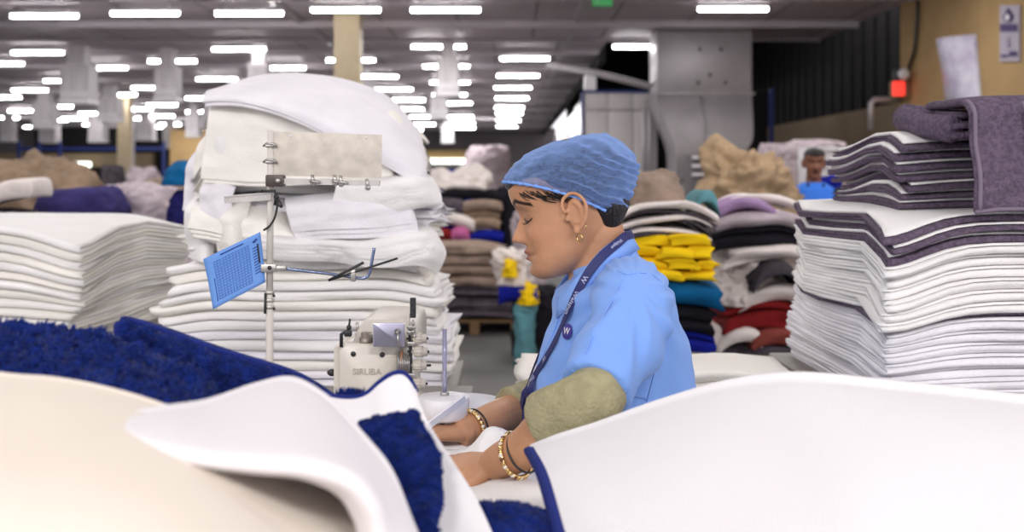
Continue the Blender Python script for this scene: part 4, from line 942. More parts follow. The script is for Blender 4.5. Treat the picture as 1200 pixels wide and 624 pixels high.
HEADP = [ # u, front, back, halfwidth
 (-.112, .066, .030, .010), (-.108, .078, .012, .024), (-.098, .084, -.002, .036), (-.085, .0855, -.020, .045), (-.070, .086, -.036, .0515), (-.055, .0875, -.050, .0565), (-.040, .0885, -.062, .061), (-.025, .088, -.070, .065), (-.010, .087, -.078, .0675), (.005, .086, -.085, .069),
 (.020, .086, -.090, .070), (.035, .091, -.094, .0715), (.050, .0945, -.096, .073), (.070, .092, -.095, .0735), (.088, .083, -.088, .069), (.102, .066, -.074, .058), (.111, .042, -.052, .040), (.116, .010, -.020, .018)]
def gs2(y, u, y0, u0, sy, su): return math.exp(-((y-y0)/sy)**2 - ((u-u0)/su)**2)
def face_bump(y, u, female=True):
    ay = abs(y); b = 0
    # nose
    if -.05 < u < .04:
        t = (.026 - u)/.048   # 0 at nasion, 1 at tip
        if t <= 1: hgt = .003 + .0225*sm(max(0, t))**.9*max(0, t)**.35 if t > 0 else .003*math.exp(-((u-.026)/.01)**2)
        else: hgt = .0255*math.exp(-((u + .022)/.0085)**2)
        sg = .0075 + .0055*max(0, min(1, t))
        b += hgt*math.exp(-(ay/sg)**2)
    b += .0085*gs2(ay, u, .0145, -.027, .0065, .008)          # wings
    b += .0075*gs2(ay, u, .0, -.050, .020, .0052) + .0020*gs2(ay, u, .007, -.047, .006, .004)   # upper lip
    b += .0072*gs2(ay, u, .0, -.0625, .017, .0055)            # lower lip
    b -= .0060*gs2(ay, u, .0, -.0565, .024, .0022)            # mouth line
    b -= .0045*gs2(ay, u, .027, -.0545, .006, .006)           # corner
    b -= .0030*gs2(ay, u, .0, -.0745, .016, .006)
    b += .0055*gs2(ay, u, .0, -.092, .018, .012)              # chin
    b -= .0110*gs2(ay, u, .029, .018, .015, .012)             # socket
    b += .0085*gs2(ay, u, .031, .0165, .0115, .0085)          # lid
    b -= .0020*gs2(ay, u, .031, .0095, .013, .0018)           # lash groove
    b += .0035*gs2(ay, u, .028, .040, .020, .007)             # brow
    b += .0045*gs2(ay, u, .043, -.018, .018, .018)            # cheek
    b -= .0042*gs2(ay, u, .030, -.040, .005, .014)            # smile fold
    return b
def head_rings(E, Fw, Up, Lat, s, n=96, m=110, fat=0, us=1.):
    A = [np.array(p) for p in HEADP]; out = []
    for i in range(m+1):
        q = crom(A, i*(len(A)-1)/m); u, fr, bk, w = q; fr += fat*(.006*math.exp(-((u+.085)/.035)**2) + .004*math.exp(-((u-.07)/.03)**2)); w += fat*.004*math.exp(-((u+.07)/.04)**2); bk -= fat*.008*math.exp(-((u+.10)/.02)**2); fc = (fr + bk)/2 + .012*(1 if u < .09 else 0); r = []
        for k in range(n):
            a = 2*math.pi*k/n
            a = a - .28*math.sin(2*a)*0
            c, si = math.cos(a), math.sin(a)
            y = w*math.copysign(abs(si)**.86, si)
            f = fc + (fr - fc)*abs(c)**.92 if c > 0 else fc - (fc - bk)*abs(c)**.95
            if c > 0: f += face_bump(y, u)*min(1, c*2.2)
            r.append(E + (Fw*f + Up*(u*us if u < 0 else u) + Lat*y)*s)
        out.append(r)
    return out
def ear(mb, E, Fw, Up, Lat, s, side, df=.012):
    def L(f, u, y): return E + (Fw*(f + df) + Up*u + Lat*((y + max(0, -f)*.45)*side))*s
    rr = []
    for h, k in ((.064, .6), (.072, .95), (.0765, 1.0), (.0785, .8)):
        rr.append([L(-.010 + (.0150*k)*math.cos(a)*(1 if math.sin(a) > -.3 else .75) - .004*math.sin(a), .002 + .027*k*math.sin(a), h) for a in [2*math.pi*q/20 for q in range(20)]])
    mb.loft(rr)
    hel = [(.005, .006), (.008, .018), (.003, .030), (-.010, .036), (-.022, .031), (-.029, .017), (-.028, .002), (-.022, -.012), (-.013, -.023)]
    mb.tube(smoothpath([L(f, u, .0815) for f, u in hel], 24), .0036*s, 8)
    mb.tube(smoothpath([L(f, u, .0790) for f, u in ((-.010, .024), (-.019, .013), (-.020, .000), (-.015, -.010), (-.006, -.013))], 14), .0027*s, 8)
    mb.sphere(L(-.0065, -.026, .078), .0074*s); mb.sphere(L(.005, -.004, .0755), .0046*s, 8, 6)
def hand(mb, wrist, d, n, side, L=.165, curl=.5, spread=1., thumb=.8):
    # wrist point, d towards the fingers, n out of the back of the hand; side +1: thumb on d x n side
    d = Vector(d).normalized(); n = Vector(n); n = (n - d*n.dot(d)).normalized(); l = d.cross(n)*side
    k = L/.18
    def H(a, b, c): return wrist + (d*a + l*b + n*c)*k
    rings = []
    for a, hw, ht, cc in ((-.02, .026, .021, 0), (.0, .028, .019, 0), (.02, .034, .017, .001), (.05, .040, .0155, .002), (.078, .041, .0135, .0), (.092, .037, .010, -.002)):
        rings.append([H(a, hw*math.copysign(abs(math.cos(t))**.8, math.cos(t)), cc + ht*math.sin(t)) for t in [2*math.pi*q/20 for q in range(20)]])
    mb.loft(rings)
    fl = [(.030, .088, (.040, .024, .020)), (.010, .092, (.044, .027, .022)), (-.011, .089, (.041, .025, .021)), (-.030, .082, (.032, .019, .018))]
    tips = []
    for i, (b, a, seg) in enumerate(fl):
        th = curl*.35; p = [H(a - .025, b*.9, .001), H(a, b, .0)]; cur = (a, b, 0.); sp = (1.5 - i)*.09*spread; ang = th
        for q, sl in enumerate(seg):
            da = math.cos(ang)*sl; dc = -math.sin(ang)*sl; cur = (cur[0] + da*math.cos(sp), cur[1] + da*math.sin(sp), cur[2] + dc); p.append(H(*cur)); ang += curl*.6
        r0 = (.0092, .0090, .0086, .0076)[i]
        mb.tube(p, [r0*1.05*k, r0*k*1.05, r0*k, r0*.92*k, r0*.72*k], 10); mb.sphere(p[-1], r0*.74*k, 10, 6); tips.append((p[-1], p[-2]))
    p = [H(.012, .020, -.004), H(.034, .040, -.010), H(.060, .054, -.016), H(.084, .058, -.020)]
    mb.tube(p, [.015*k, .0125*k, .0105*k, .0080*k], 10); mb.sphere(p[-1], .0082*k, 10, 6)
    return tips
def skinmat(name, base, lip, brow):
    m = bpy.data.materials.new(name); m.use_nodes = True; nt = m.node_tree; b = nt.nodes['Principled BSDF']
    at = nt.nodes.new('ShaderNodeAttribute'); at.attribute_name = 'tint'
    tc = nt.nodes.new('ShaderNodeTexCoord'); n = nt.nodes.new('ShaderNodeTexNoise'); n.inputs['Scale'].default_value = 22; n.inputs['Detail'].default_value = 6
    mx = nt.nodes.new('ShaderNodeMix'); mx.data_type = 'RGBA'; mx.blend_type = 'MULTIPLY'
    r = nt.nodes.new('ShaderNodeValToRGB'); r.color_ramp.elements[0].color = (.86, .82, .80, 1); r.color_ramp.elements[1].color = (1.08, 1.05, 1.03, 1); r.color_ramp.elements[0].position = .3; r.color_ramp.elements[1].position = .7
    nt.links.new(tc.outputs['Object'], n.inputs[0]); nt.links.new(n.outputs[0], r.inputs[0])
    mx.inputs[0].default_value = 1; nt.links.new(at.outputs['Color'], mx.inputs[6]); nt.links.new(r.outputs[0], mx.inputs[7]); nt.links.new(mx.outputs[2], b.inputs['Base Color'])
    b.inputs['Roughness'].default_value = .48; b.inputs['Specular IOR Level'].default_value = .4
    b.inputs['Subsurface Weight'].default_value = .12; b.inputs['Subsurface Radius'].default_value = (1, .35, .2); b.inputs['Subsurface Scale'].default_value = .006
    n2 = nt.nodes.new('ShaderNodeTexNoise'); n2.inputs['Scale'].default_value = 420; bp = nt.nodes.new('ShaderNodeBump'); bp.inputs['Strength'].default_value = .18; bp.inputs['Distance'].default_value = .002
    nt.links.new(tc.outputs['Object'], n2.inputs[0]); nt.links.new(n2.outputs[0], bp.inputs['Height']); nt.links.new(bp.outputs[0], b.inputs['Normal'])
    return m
def tint(me, E, Fw, Up, Lat, s, base, lip, brow, us=1.):
    ca = me.color_attributes.new('tint', 'FLOAT_COLOR', 'POINT'); n = len(me.vertices)
    co = np.empty(n*3); me.vertices.foreach_get('co', co); co = co.reshape(-1, 3) - np.array(E)
    f = co @ np.array(Fw)/s; u = co @ np.array(Up)/s; u = np.where(u < 0, u/us, u); y = np.abs(co @ np.array(Lat))/s
    g = lambda y0, u0, sy, su: np.exp(-((y-y0)/sy)**2 - ((u-u0)/su)**2)
    front = ((f > .045) & (u > -.13) & (u < .1)).astype(float)
    lipm = np.clip((g(0, -.050, .021, .006) + g(0, -.0625, .018, .0062))*1.5 - .25, 0, 1)*front
    ub = .036 + .010*np.clip((y - .012)/.022, 0, 1) - .012*np.clip((y - .036)/.02, 0, 1)
    brm = np.clip(np.exp(-((u - ub)/.0042)**2)*1.6 - .3, 0, 1)*((y > .010) & (y < .056))*((f > .03))
    red = np.clip(g(.042, -.020, .02, .02)*.18 + g(0, -.024, .014, .012)*.15, 0, 1)*front
    dark = np.clip(g(.030, .010, .018, .008)*.35, 0, 1)*front
    nost = np.clip(g(.007, -.0345, .0042, .003)*1.6, 0, 1)*front*(f > .09)
    crease = np.clip(np.exp(-((u + .0565)/.0016)**2), 0, 1)*(y < .027)*front*.7
    b = np.array(base)[None, :3]*np.ones((n, 1))
    def mixc(b, c, m): return b*(1 - m[:, None]) + np.array(c)[None, :3]*m[:, None]
    b = mixc(b, (base[0]*1.05, base[1]*.78, base[2]*.75), red*1.0); b = mixc(b, np.array(base[:3])*.5, dark); b = mixc(b, lip, lipm); b = mixc(b, brow, np.clip(brm*1.3,0,1)); b = mixc(b, np.array(base[:3])*.12, nost); b = mixc(b, np.array(lip[:3])*.3, crease)
    out = np.ones((n, 4)); out[:, :3] = b; ca.data.foreach_set('color', out.ravel())

YB = 2.08
SK = srgb(192, 144, 110); LIP = srgb(150, 78, 72); BROW = srgb(38, 26, 24)
worker = thing('person', Vector((.15, YB, 0)), 'woman in a blue short sleeved shirt and blue hair net, looking down at her sewing', 'person')
tl = math.radians(15); HS = 1.07
Fw = Vector((-math.cos(tl), -.03, -math.sin(tl))).normalized(); Up = Vector((-math.sin(tl), 0, math.cos(tl))); Lat = Vector((0, -1, 0))
Up = (Up - Fw*Up.dot(Fw)).normalized(); Lat = Fw.cross(Up)*-1
if Lat.y > 0: Lat = -Lat
E = P(671, 250, YB)
body = MB()
body.loft(head_rings(E, Fw, Up, Lat, HS, fat=1, us=.87)); ear(body, E, Fw, Up, Lat, HS, 1); ear(body, E, Fw, Up, Lat, HS, -1)
def bring(fx, fy, bx, by, w, Yc=YB, ex=1.): return ring2(P(fx, fy, YB), P(bx, by, YB), w, Yc, 36, ex)
body.loft([bring(668, 392, 770, 345, .09), bring(666, 350, 748, 312, .065), bring(665, 334, 740, 297, .056), bring(667, 318, 735, 283, .053), bring(668, 300, 730, 265, .052), bring(672, 280, 722, 245, .05)])
# torso inside the clothes, down to the feet
body.loft([bring(645, 1100, 800, 1100, .13), bring(638, 800, 806, 800, .155), bring(638, 640, 800, 640, .15), bring(640, 560, 795, 560, .135), bring(636, 480, 800, 480, .14), bring(650, 400, 790, 400, .145), bring(662, 350, 770, 345, .15), bring(672, 325, 755, 312, .11), bring(680, 310, 740, 296, .06)])
for s_ in (-1, 1): body.loft([bring(690, 1150, 760, 1150, .045, YB + .09*s_), bring(680, 1000, 770, 1000, .06, YB + .09*s_), bring(670, 800, 785, 800, .075, YB + .08*s_)])
# near (left) arm
nsh, nel, nwr = P(742, 352, 1.93), P(705, 466, 1.725), P(586, 541, 1.80)
body.tube([P(738, 340, 2.0), nsh, P(725, 415, 1.83), nel], [.050, .044, .032, .029], 16)
body.tube(smoothpath([nel, P(686, 477, 1.715), P(652, 492, 1.735), P(618, 524, 1.765), nwr, P(576, 547, 1.81)], 14), [.029, .030, .032, .034, .036, .037, .0365, .035, .0335, .032, .0305, .029, .0275, .0265, .026], 18, flat=.95)
tips = hand(body, P(577, 546, 1.81), (-.86, .32, -.12), (-.10, -.30, .95), -1, .160, .28)
fsh, fel, fwr = P(738, 352, 2.25), P(668, 462, 2.30), P(548, 505, 2.08)
body.tube([P(738, 340, 2.16), fsh, P(705, 410, 2.30), fel], [.055, .053, .047, .040], 16)
body.tube(smoothpath([fel, P(640, 470, 2.27), P(600, 484, 2.19), P(570, 495, 2.12), fwr, P(538, 510, 2.065)], 14), [.040, .040, .040, .0395, .038, .0365, .035, .0335, .032, .030, .0285, .0275, .0265, .026, .026], 18, flat=.95)
tips2 = hand(body, P(541, 508, 2.07), (-.82, -.28, .03), (-.05, .05, 1), 1, .160, .16)
skw = skinmat('skin', SK, LIP, BROW)
def postbody(me): tint(me, E, Fw, Up, Lat, HS, SK, LIP, BROW, .87)
BODY = remesh(body, 'body', skw, worker, .0028, 3, postbody)
def HL(f, u, y): return E + (Fw*f + Up*u + Lat*y)*HS
# hair
hair = MB()
def hring(f0, u0, f1, u1, w, ex=1.): 
    a, b_ = HL(f0, u0, 0), HL(f1, u1, 0); mid = (a + b_)/2; r = []
    for k in range(40):
        t = 2*math.pi*k/40; c, s_ = math.cos(t), math.sin(t); r.append(mid + (a - mid)*c + Lat*(w*HS*math.copysign(abs(s_)**ex, s_)))
    return r
hair.loft([hring(-.030, -.045, -.052, -.060, .020), hring(-.022, -.030, -.075, -.040, .046), hring(-.012, -.010, -.098, -.012, .062), hring(.010, .020, -.104, .018, .0715), hring(.092, .058, -.108, .035, .0765), hring(.100, .070, -.108, .050, .078), hring(.0990, .084, -.102, .075, .0775), hring(.084, .103, -.090, .100, .066), hring(.050, .116, -.06, .120, .042), hring(.01, .124, -.02, .126, .012)])
hair.sphere(HL(-.100, .050, 0), (.030, .040, .030), 18, 10)
HM = mat('black_hair', (.012, .009, .010, 1), .42, bump=.7, bscale=40, stretch=(6, 6, 1.5))
remesh(hair, 'hair', HM, worker, .004, 2)
# strands at the hairline
g = MB()
rs = random.Random(3)
for k in range(46):
    y = .0735 + rs.uniform(-.001, .002); f0 = rs.uniform(.0, .078); u0 = .022 + .30*(f0 - .0)**1.0 + rs.uniform(-.004, .006)
    yy = y*math.sqrt(max(.1, 1 - (max(0, f0 - .01)/.092)**2.4)) if f0 > .01 else y
    g.tube([HL(f0 + .004, u0 + .012, yy - .001), HL(f0 - .004, u0 + .002, yy + .001), HL(f0 - .016, u0 - .004, min(.0765, yy + .003))], .0007, 4)
g.build('hair_strand', HM, worker)
# cap: brim plane, dome swelling backwards
CF = [(591, 214), (592, 207), (598, 198), (609, 187), (628, 175), (655, 165), (682, 159), (703, 157)]
CB = [(723, 256), (733, 246), (740, 228), (747, 207), (748, 194), (740, 181), (724, 167), (707, 157)]
CW = [.087, .092, .095, .095, .089, .076, .052, .008]
def cap_mat():
    m = bpy.data.materials.new('hair_net_fabric'); m.use_nodes = True; nt = m.node_tree; b = nt.nodes['Principled BSDF']
    b.inputs['Base Color'].default_value = srgb(150, 184, 246); b.inputs['Roughness'].default_value = .7
    tc = nt.nodes.new('ShaderNodeTexCoord'); lw = nt.nodes.new('ShaderNodeLayerWeight'); lw.inputs[0].default_value = .4
    mp = nt.nodes.new('ShaderNodeMapping'); mp.inputs['Scale'].default_value = (1, .7, 2.2); mp.inputs['Rotation'].default_value = (0, .6, 0)
    n = nt.nodes.new('ShaderNodeTexNoise'); n.inputs['Scale'].default_value = 95; n.inputs['Detail'].default_value = 8; n.inputs['Roughness'].default_value = .7
    nt.links.new(tc.outputs['Object'], mp.inputs[0]); nt.links.new(mp.outputs[0], n.inputs[0])
    r = nt.nodes.new('ShaderNodeMapRange'); r.inputs[1].default_value = .35; r.inputs[2].default_value = .7; r.inputs[3].default_value = .22; r.inputs[4].default_value = .46
    nt.links.new(n.outputs[0], r.inputs[0])
    ad = nt.nodes.new('ShaderNodeMath'); ad.operation = 'ADD'; ad.use_clamp = True
    nt.links.new(r.outputs[0], ad.inputs[0]); nt.links.new(lw.outputs['Facing'], ad.inputs[1])
    tr = nt.nodes.new('ShaderNodeBsdfTransparent'); tr.inputs[0].default_value = (.86, .92, 1, 1); tl_ = nt.nodes.new('ShaderNodeBsdfTranslucent'); tl_.inputs[0].default_value = srgb(120, 175, 250)
    m1 = nt.nodes.new('ShaderNodeMixShader'); m1.inputs[0].default_value = .35; m2 = nt.nodes.new('ShaderNodeMixShader')
    nt.links.new(b.outputs[0], m1.inputs[1]); nt.links.new(tl_.outputs[0], m1.inputs[2])
    nt.links.new(ad.outputs[0], m2.inputs[0]); nt.links.new(tr.outputs[0], m2.inputs[1]); nt.links.new(m1.outputs[0], m2.inputs[2])
    nt.links.new(m2.outputs[0], nt.nodes['Material Output'].inputs[0])
    bp = nt.nodes.new('ShaderNodeBump'); bp.inputs['Strength'].default_value = .5; bp.inputs['Distance'].default_value = .004; nt.links.new(n.outputs[0], bp.inputs['Height']); nt.links.new(bp.outputs[0], b.inputs['Normal'])
    return m
cf = [np.array(P(*a, YB)) for a in CF]; cb = [np.array(P(*a, YB)) for a in CB]; cw = [np.array([a]) for a in CW]
rings = []; NR = 60; NS = 130
for i in range(NR + 1):
    t = i*(len(CF)-1)/NR; a = Vector(crom(cf, t)); b_ = Vector(crom(cb, t)); w = float(crom(cw, t)[0]); mid = (a + b_)/2; r = []
    for k in range(NS):
        q = 2*math.pi*k/NS; c, s_ = math.cos(q), math.sin(q)
        p = mid + (a - mid)*c + Lat*(w*math.copysign(abs(s_)**.85, s_))
        out = (p - E).normalized()
        # gathered pleats: run back from the brow, tight by the elastic and towards the knot behind
        back = sm(.5 - c*.6); fi = i/NR
        wv = .0022*math.sin(q*46 + 5*nz(fi*3, q))*math.exp(-fi*9) + .0030*math.sin(p.z*330 + p.x*140 + 7*nz(p.x*18, p.z*18))*back*min(1, fi*6) + .0035*nz(p.x*45, p.y*45, p.z*70)*min(1, fi*5)
        r.append(p + out*wv + Up*.014*s_*s_*max(0, 1 - fi*4))
    rings.append(r)
cp_ = MB().loft(rings, cap=False); CAP = cp_.build('hair_net', cap_mat(), worker)
MB().tube([p + (p - E).normalized()*.001 for p in rings[0]] + [rings[0][0]], [.0026 + .0009*math.sin(k*1.7) for k in range(NS + 1)], 8).build('elastic_band', mat('elastic', srgb(118, 160, 228), .7), CAP)
# earrings, lashes
def torus(mb, c, ax, R, r, n=24, sx=1.):
    ax = Vector(ax).normalized(); u = ax.orthogonal().normalized(); w = ax.cross(u)
    return mb.tube([Vector(c) + (u*math.cos(a) + w*math.sin(a))*R for a in [2*math.pi*k/n for k in range(n+1)]], r, 8)
gold = mat('gold', (.75, .52, .22, 1), .25, metal=1)
torus(MB(), HL(.0055, -.038, .084), Fw + Lat*.6, .0075, .0013).build('earring', gold, worker)
torus(MB(), HL(-.008, -.022, .098), Fw + Up*.3, .0045, .0010).build('earring', gold, worker)
from mathutils.bvhtree import BVHTree
def bvh(o):
    me = o.data; o0 = ORG[o.name]
    return BVHTree.FromPolygons([v.co + o0 for v in me.vertices], [tuple(p.vertices) for p in me.polygons])
bb = bvh(BODY)
lash = MB(); camp = Vector((0, 0, ZC))
def onface(f, u, y, off=.0006):
    o = HL(f + .05, u, y); h = bb.ray_cast(o, -Fw); return h[0] + h[1]*off if h[0] else HL(f, u, y)
for s_ in (1, -1):
    pts = [onface(.09, uu, s_*yy) for yy, uu in ((.016, .0120), (.022, .0088), (.030, .0072), (.038, .0082), (.045, .0115))]
    lash.tube(smoothpath(pts, 12), .0011, 6)
    for q in smoothpath(pts, 9)[2:]: lash.tube([q, q + Fw*.0045 - Up*.0040, q + Fw*.008 - Up*.0035], .00035, 4)
lash.build('eyelash', HM, worker)

# shirt
sh = MB()
T = lambda *a, **k: sh.loft([bring(*r) for r in a[0]], **k)
T([[(622), 700, 818, 700, .185], [620, 640, 816, 640, .18], [618, 580, 815, 580, .170], [617, 530, 815, 530, .166], [618, 490, 815, 492, .168], [622, 450, 814, 452, .172], [634, 410, 808, 412, .176], [645, 380, 800, 385, .178], [652, 358, 792, 360, .178], [657, 342, 783, 340, .170], [663, 332, 770, 322, .150], [668, 327, 757, 309, .118], [672, 322, 746, 296, .085], [678, 316, 738, 286, .066]])
sh.tube(smoothpath([P(735, 338, 2.02), P(741, 352, 1.93), P(736, 385, 1.862), P(716, 425, 1.80), P(699, 458, 1.752)], 10), [.050, .060, .064, .066, .066, .065, .063, .061, .059, .0575, .0565], 24)
sh.tube(smoothpath([P(735, 338, 2.14), P(741, 352, 2.22), P(725, 385, 2.28), P(700, 415, 2.32), P(676, 440, 2.33)], 10), [.050, .060, .064, .066, .066, .065, .063, .061, .059, .0575, .056], 24)
def wrinkle(me):
    n = len(me.vertices); 
    nrm = [v.normal.copy() for v in me.vertices]
    for i, v in enumerate(me.vertices):
        p = v.co; n_ = nrm[i]
        a = nz(p.x*9 + p.z*6, p.y*9, p.z*5 - p.x*7)
        b_ = 1 - abs(nz(p.x*13 + p.z*9 + 4, p.y*12, p.z*7 - p.x*12))*2
        # folds radiating from the shoulder down the back and the arm pit
        q = (p - P(735, 330, 1.95)); ang = math.atan2(q.z, q.x); rad = (q.x*q.x + q.z*q.z)**.5
        c = math.sin(ang*13 + 2.5*nz(rad*9, ang*2))*math.exp(-((rad - .11)/.07)**2)
        v.co = p + n_*(.0055*a + .0042*b_ + .0050*c)
SHM = mat('blue_shirt', srgb(124, 164, 232), .8, bump=.15, bscale=500, spec=.25, sheen=.15)
SHIRT = remesh(sh, 'shirt', SHM, worker, .0055, 5, wrinkle)
bs = bvh(SHIRT)
def hit(px, py, off=.002, fallY=None, tree=None):
    d = (P(px, py, 2.0) - camp).normalized(); h = (tree or bs).ray_cast(camp, d)
    if h[0] is None: return P(px, py, fallY or 2.05), Vector((0, -1, 0))
    return h[0] + h[1]*off, h[1]
def ribbon(pts, nrms, w, m, name, parent, th=.0012, sub=6, ww=None):
    P2 = smoothpath(pts, len(pts)*sub); N2 = smoothpath(nrms, len(pts)*sub); vs = []
    L = []
    for i, p in enumerate(P2):
        t = (P2[min(i+1, len(P2)-1)] - P2[max(i-1, 0)]).normalized(); n_ = N2[i].normalized(); s_ = t.cross(n_).normalized(); n_ = s_.cross(t)
        if n_.dot(N2[i]) < 0: n_ = -n_
        q = w/2
        L.append([p + s_*q, p + s_*q*.9 + n_*th, p - s_*q*.9 + n_*th, p - s_*q])
    return MB().loft(L).build(name, m, parent, smooth=False), P2, N2
# collar
cs = mat('shirt_collar', srgb(130, 168, 234), .8, spec=.25)
cpx = [(655, 349, 2.03), (668, 336, 1.995), (684, 318, 1.985), (703, 296, 1.993), (718, 284, 2.01), (730, 276, 2.04), (735, 273, 2.08)]
mir = lambda v: Vector((v.x, 2*YB - v.y, v.z))
near = [P(*c) for c in cpx]; path = near + [mir(p) for p in near[-2::-1]]
path = smoothpath(path, 40); rows = []
ctr = P(700, 310, YB)
for i, p in enumerate(path):
    o_ = (p - ctr); o_ = Vector((o_.x*.5, o_.y, 0)).normalized(); t = i/40; e = 1 - abs(2*t - 1)
    fall = .030 + .006*(1 - e)
    dn = Vector((.25, 0, -1)).normalized() if e > .4 else Vector((.1, 0, -1)).normalized()
    rows.append([p + o_*.000 + dn*.012, p + o_*.002 + Vector((0, 0, .003)), p + o_*.006 + Vector((0, 0, .002)), p + o_*.011 + dn*fall*.5, p + o_*.016 + dn*fall, p + o_*.013 + dn*fall, p + o_*.004 + dn*.014])
COLLAR = MB().loft(rows).build('collar', cs, worker)
bc = bvh(COLLAR)
LN = mat('navy_lanyard', srgb(22, 30, 92), .6)
lpx = [(733, 277), (722, 286), (706, 300), (692, 317), (680, 338), (670, 360), (661, 382), (650, 405), (639, 424), (628, 443), (620, 460), (617, 480), (616, 500)]
pp, nn = [], []
for (x, y) in lpx:
    a, n_ = hit(x, y, .0035, 2.03); a2, n2_ = hit(x, y, .003, 3, bc)
    if a2.y < a.y: a, n_ = a2, n2_
    pp.append(a); nn.append(n_)
# smooth normals
nn = [(nn[max(0, i-1)] + nn[i]*2 + nn[min(len(nn)-1, i+1)]).normalized() for i in range(len(nn))]
lan, LP2, LN2 = ribbon(pp, nn, .0165, LN, 'lanyard', worker)
mir = lambda v: Vector((v.x, 2*YB - v.y, v.z)); mn = lambda v: Vector((v.x, -v.y, v.z))
ribbon([pp[0], P(741, 274, YB), mir(pp[0])] , [nn[0], Vector((1, 0, .5)), mn(nn[0])], .0165, LN, 'lanyard_neck_loop', lan)
ribbon([mir(p) for p in pp[:9]] + [pp[10] + Vector((-.006, .03, 0)), pp[11] + Vector((-.006, .02, 0))], [mn(n_) for n_ in nn[:9]] + [Vector((-1, -.4, 0)), Vector((-1, -.4, 0))], .0165, LN, 'lanyard_far_strap', lan)
lt = mat('lanyard_print', srgb(190, 195, 225), .6)
def along(k0, s, size):
    i = int(k0*(len(LP2)-1)); p = LP2[i]; t = (LP2[i-3] - LP2[i+3]).normalized(); n_ = LN2[i].normalized()
    # reads upwards along the strap
    return text('lanyard_text', s, size, lt, lan, frame(p + n_*.0018, -t, n_.cross(-t)), .0002)
along(.40, 'Welspun', .0125); along(.305, 'W', .013); along(.66, 'W', .013); along(.76, 'Welspun', .0125); along(.10, 'Welspun', .009)
# badge
a, n_ = hit(666, 389, .002); u_ = Vector((0, 0, 1)); u_ = (u_ - n_*u_.dot(n_)).normalized(); r_ = u_.cross(n_)
bg = MB().lathe(a, [(0, -.001), (.0135, 0), (.0135, .0012), (.013, .0015), (0, .0016)], n_, 28).build('round_badge', mat('badge_purple', srgb(50, 40, 130), .5), worker)
text('badge_letter', 'W', .017, M['plastic'], bg, frame(a + n_*.002, r_, u_), .0003)
# front opening flap and seams
def seam(pts, r, name, m, off=.0006, parent=None):
    return MB().tube(smoothpath([hit(x, y, off)[0] for x, y in pts], 20), r, 6).build(name, m, parent or SHIRT)
seam([(724, 318), (735, 322), (750, 320), (765, 322), (776, 332)], .0011, 'shoulder_seam', cs)
seam([(728, 330), (718, 352), (706, 372), (694, 395), (686, 415)], .0011, 'armhole_seam', cs)
seam([(670, 434), (682, 442), (700, 450), (718, 456), (734, 459)], .0010, 'sleeve_stitch', cs)
seam([(662, 350), (654, 375), (644, 400), (634, 425), (627, 450)], .0016, 'front_placket', cs)
seam([(768, 430), (758, 470), (752, 500)], .0010, 'side_seam', cs)
# khaki under-sleeves
KM = mat('khaki_sleeve', srgb(160, 152, 118), .9, bump=.5, bscale=160, var=.10, vscale=45)
def wr2(me):
    nrm = [v.normal.copy() for v in me.vertices]
    for i, v in enumerate(me.vertices): p = v.co; v.co = p + nrm[i]*(.0030*nz(p.x*22, p.y*14, p.z*22) + .0018*nz(p.x*50, p.y*30, p.z*50))
ks = MB(); ks.tube(smoothpath([P(722, 410, 1.83), P(709, 438, 1.785), P(698, 462, 1.745), P(682, 474, 1.725), P(656, 486, 1.735), P(633, 496, 1.75)], 14), [.036, .038, .041, .043, .046, .047, .047, .047, .047, .047, .047, .047, .046, .045, .044], 24)
remesh(ks, 'under_sleeve', KM, worker, .0045, 3, wr2)
ks = MB(); ks.tube(smoothpath([P(700, 410, 2.31), P(680, 440, 2.32), P(660, 460, 2.30), P(630, 470, 2.25), P(597, 480, 2.19)], 12), [.046, .050, .052, .052, .052, .051, .049, .048, .047, .046, .045, .044, .043], 24)
remesh(ks, 'under_sleeve', KM, worker, .0045, 3, wr2)
# bangles
def bangle(c, ax, R, n, name):
    ax = Vector(ax).normalized(); u = ax.orthogonal().normalized(); w = ax.cross(u); c = Vector(c)
    o = torus(MB(), c, ax, R, .0036, 40).build(name, gold, worker)
    wb, gb, db = MB(), MB(), MB()
    for k in range(n):
        a = 2*math.pi*k/n; p = c + (u*math.cos(a) + w*math.sin(a))*(R + .001); (wb, gb, db)[(0, 1, 1, 0, 1, 2)[k % 6]].sphere(p, .0037, 8, 6)
    wb.build('pearl_beads', mat(name + '_pearl', (.8, .72, .62, 1), .3), o); gb.build('gold_beads', gold, o); db.build('dark_beads', mat(name + '_dark', (.12, .04, .02, 1), .3), o)
bangle(P(605, 534, 1.778), P(586, 541, 1.80) - P(633, 516, 1.75) + Vector((0, 0, .010)), .0345, 36, 'beaded_bangle')
torus(MB(), P(613, 530, 1.772), P(586, 541, 1.80) - P(633, 516, 1.75), .0335, .0018, 40).build('black_bangle', M['dark'], worker)
bangle(P(551, 502, 2.088), P(540, 508, 2.07) - P(575, 493, 2.13), .0325, 34, 'beaded_bangle')
torus(MB(), P(557, 500, 2.10), P(540, 508, 2.07) - P(575, 493, 2.13), .0320, .0018, 40).build('black_bangle', M['dark'], worker)
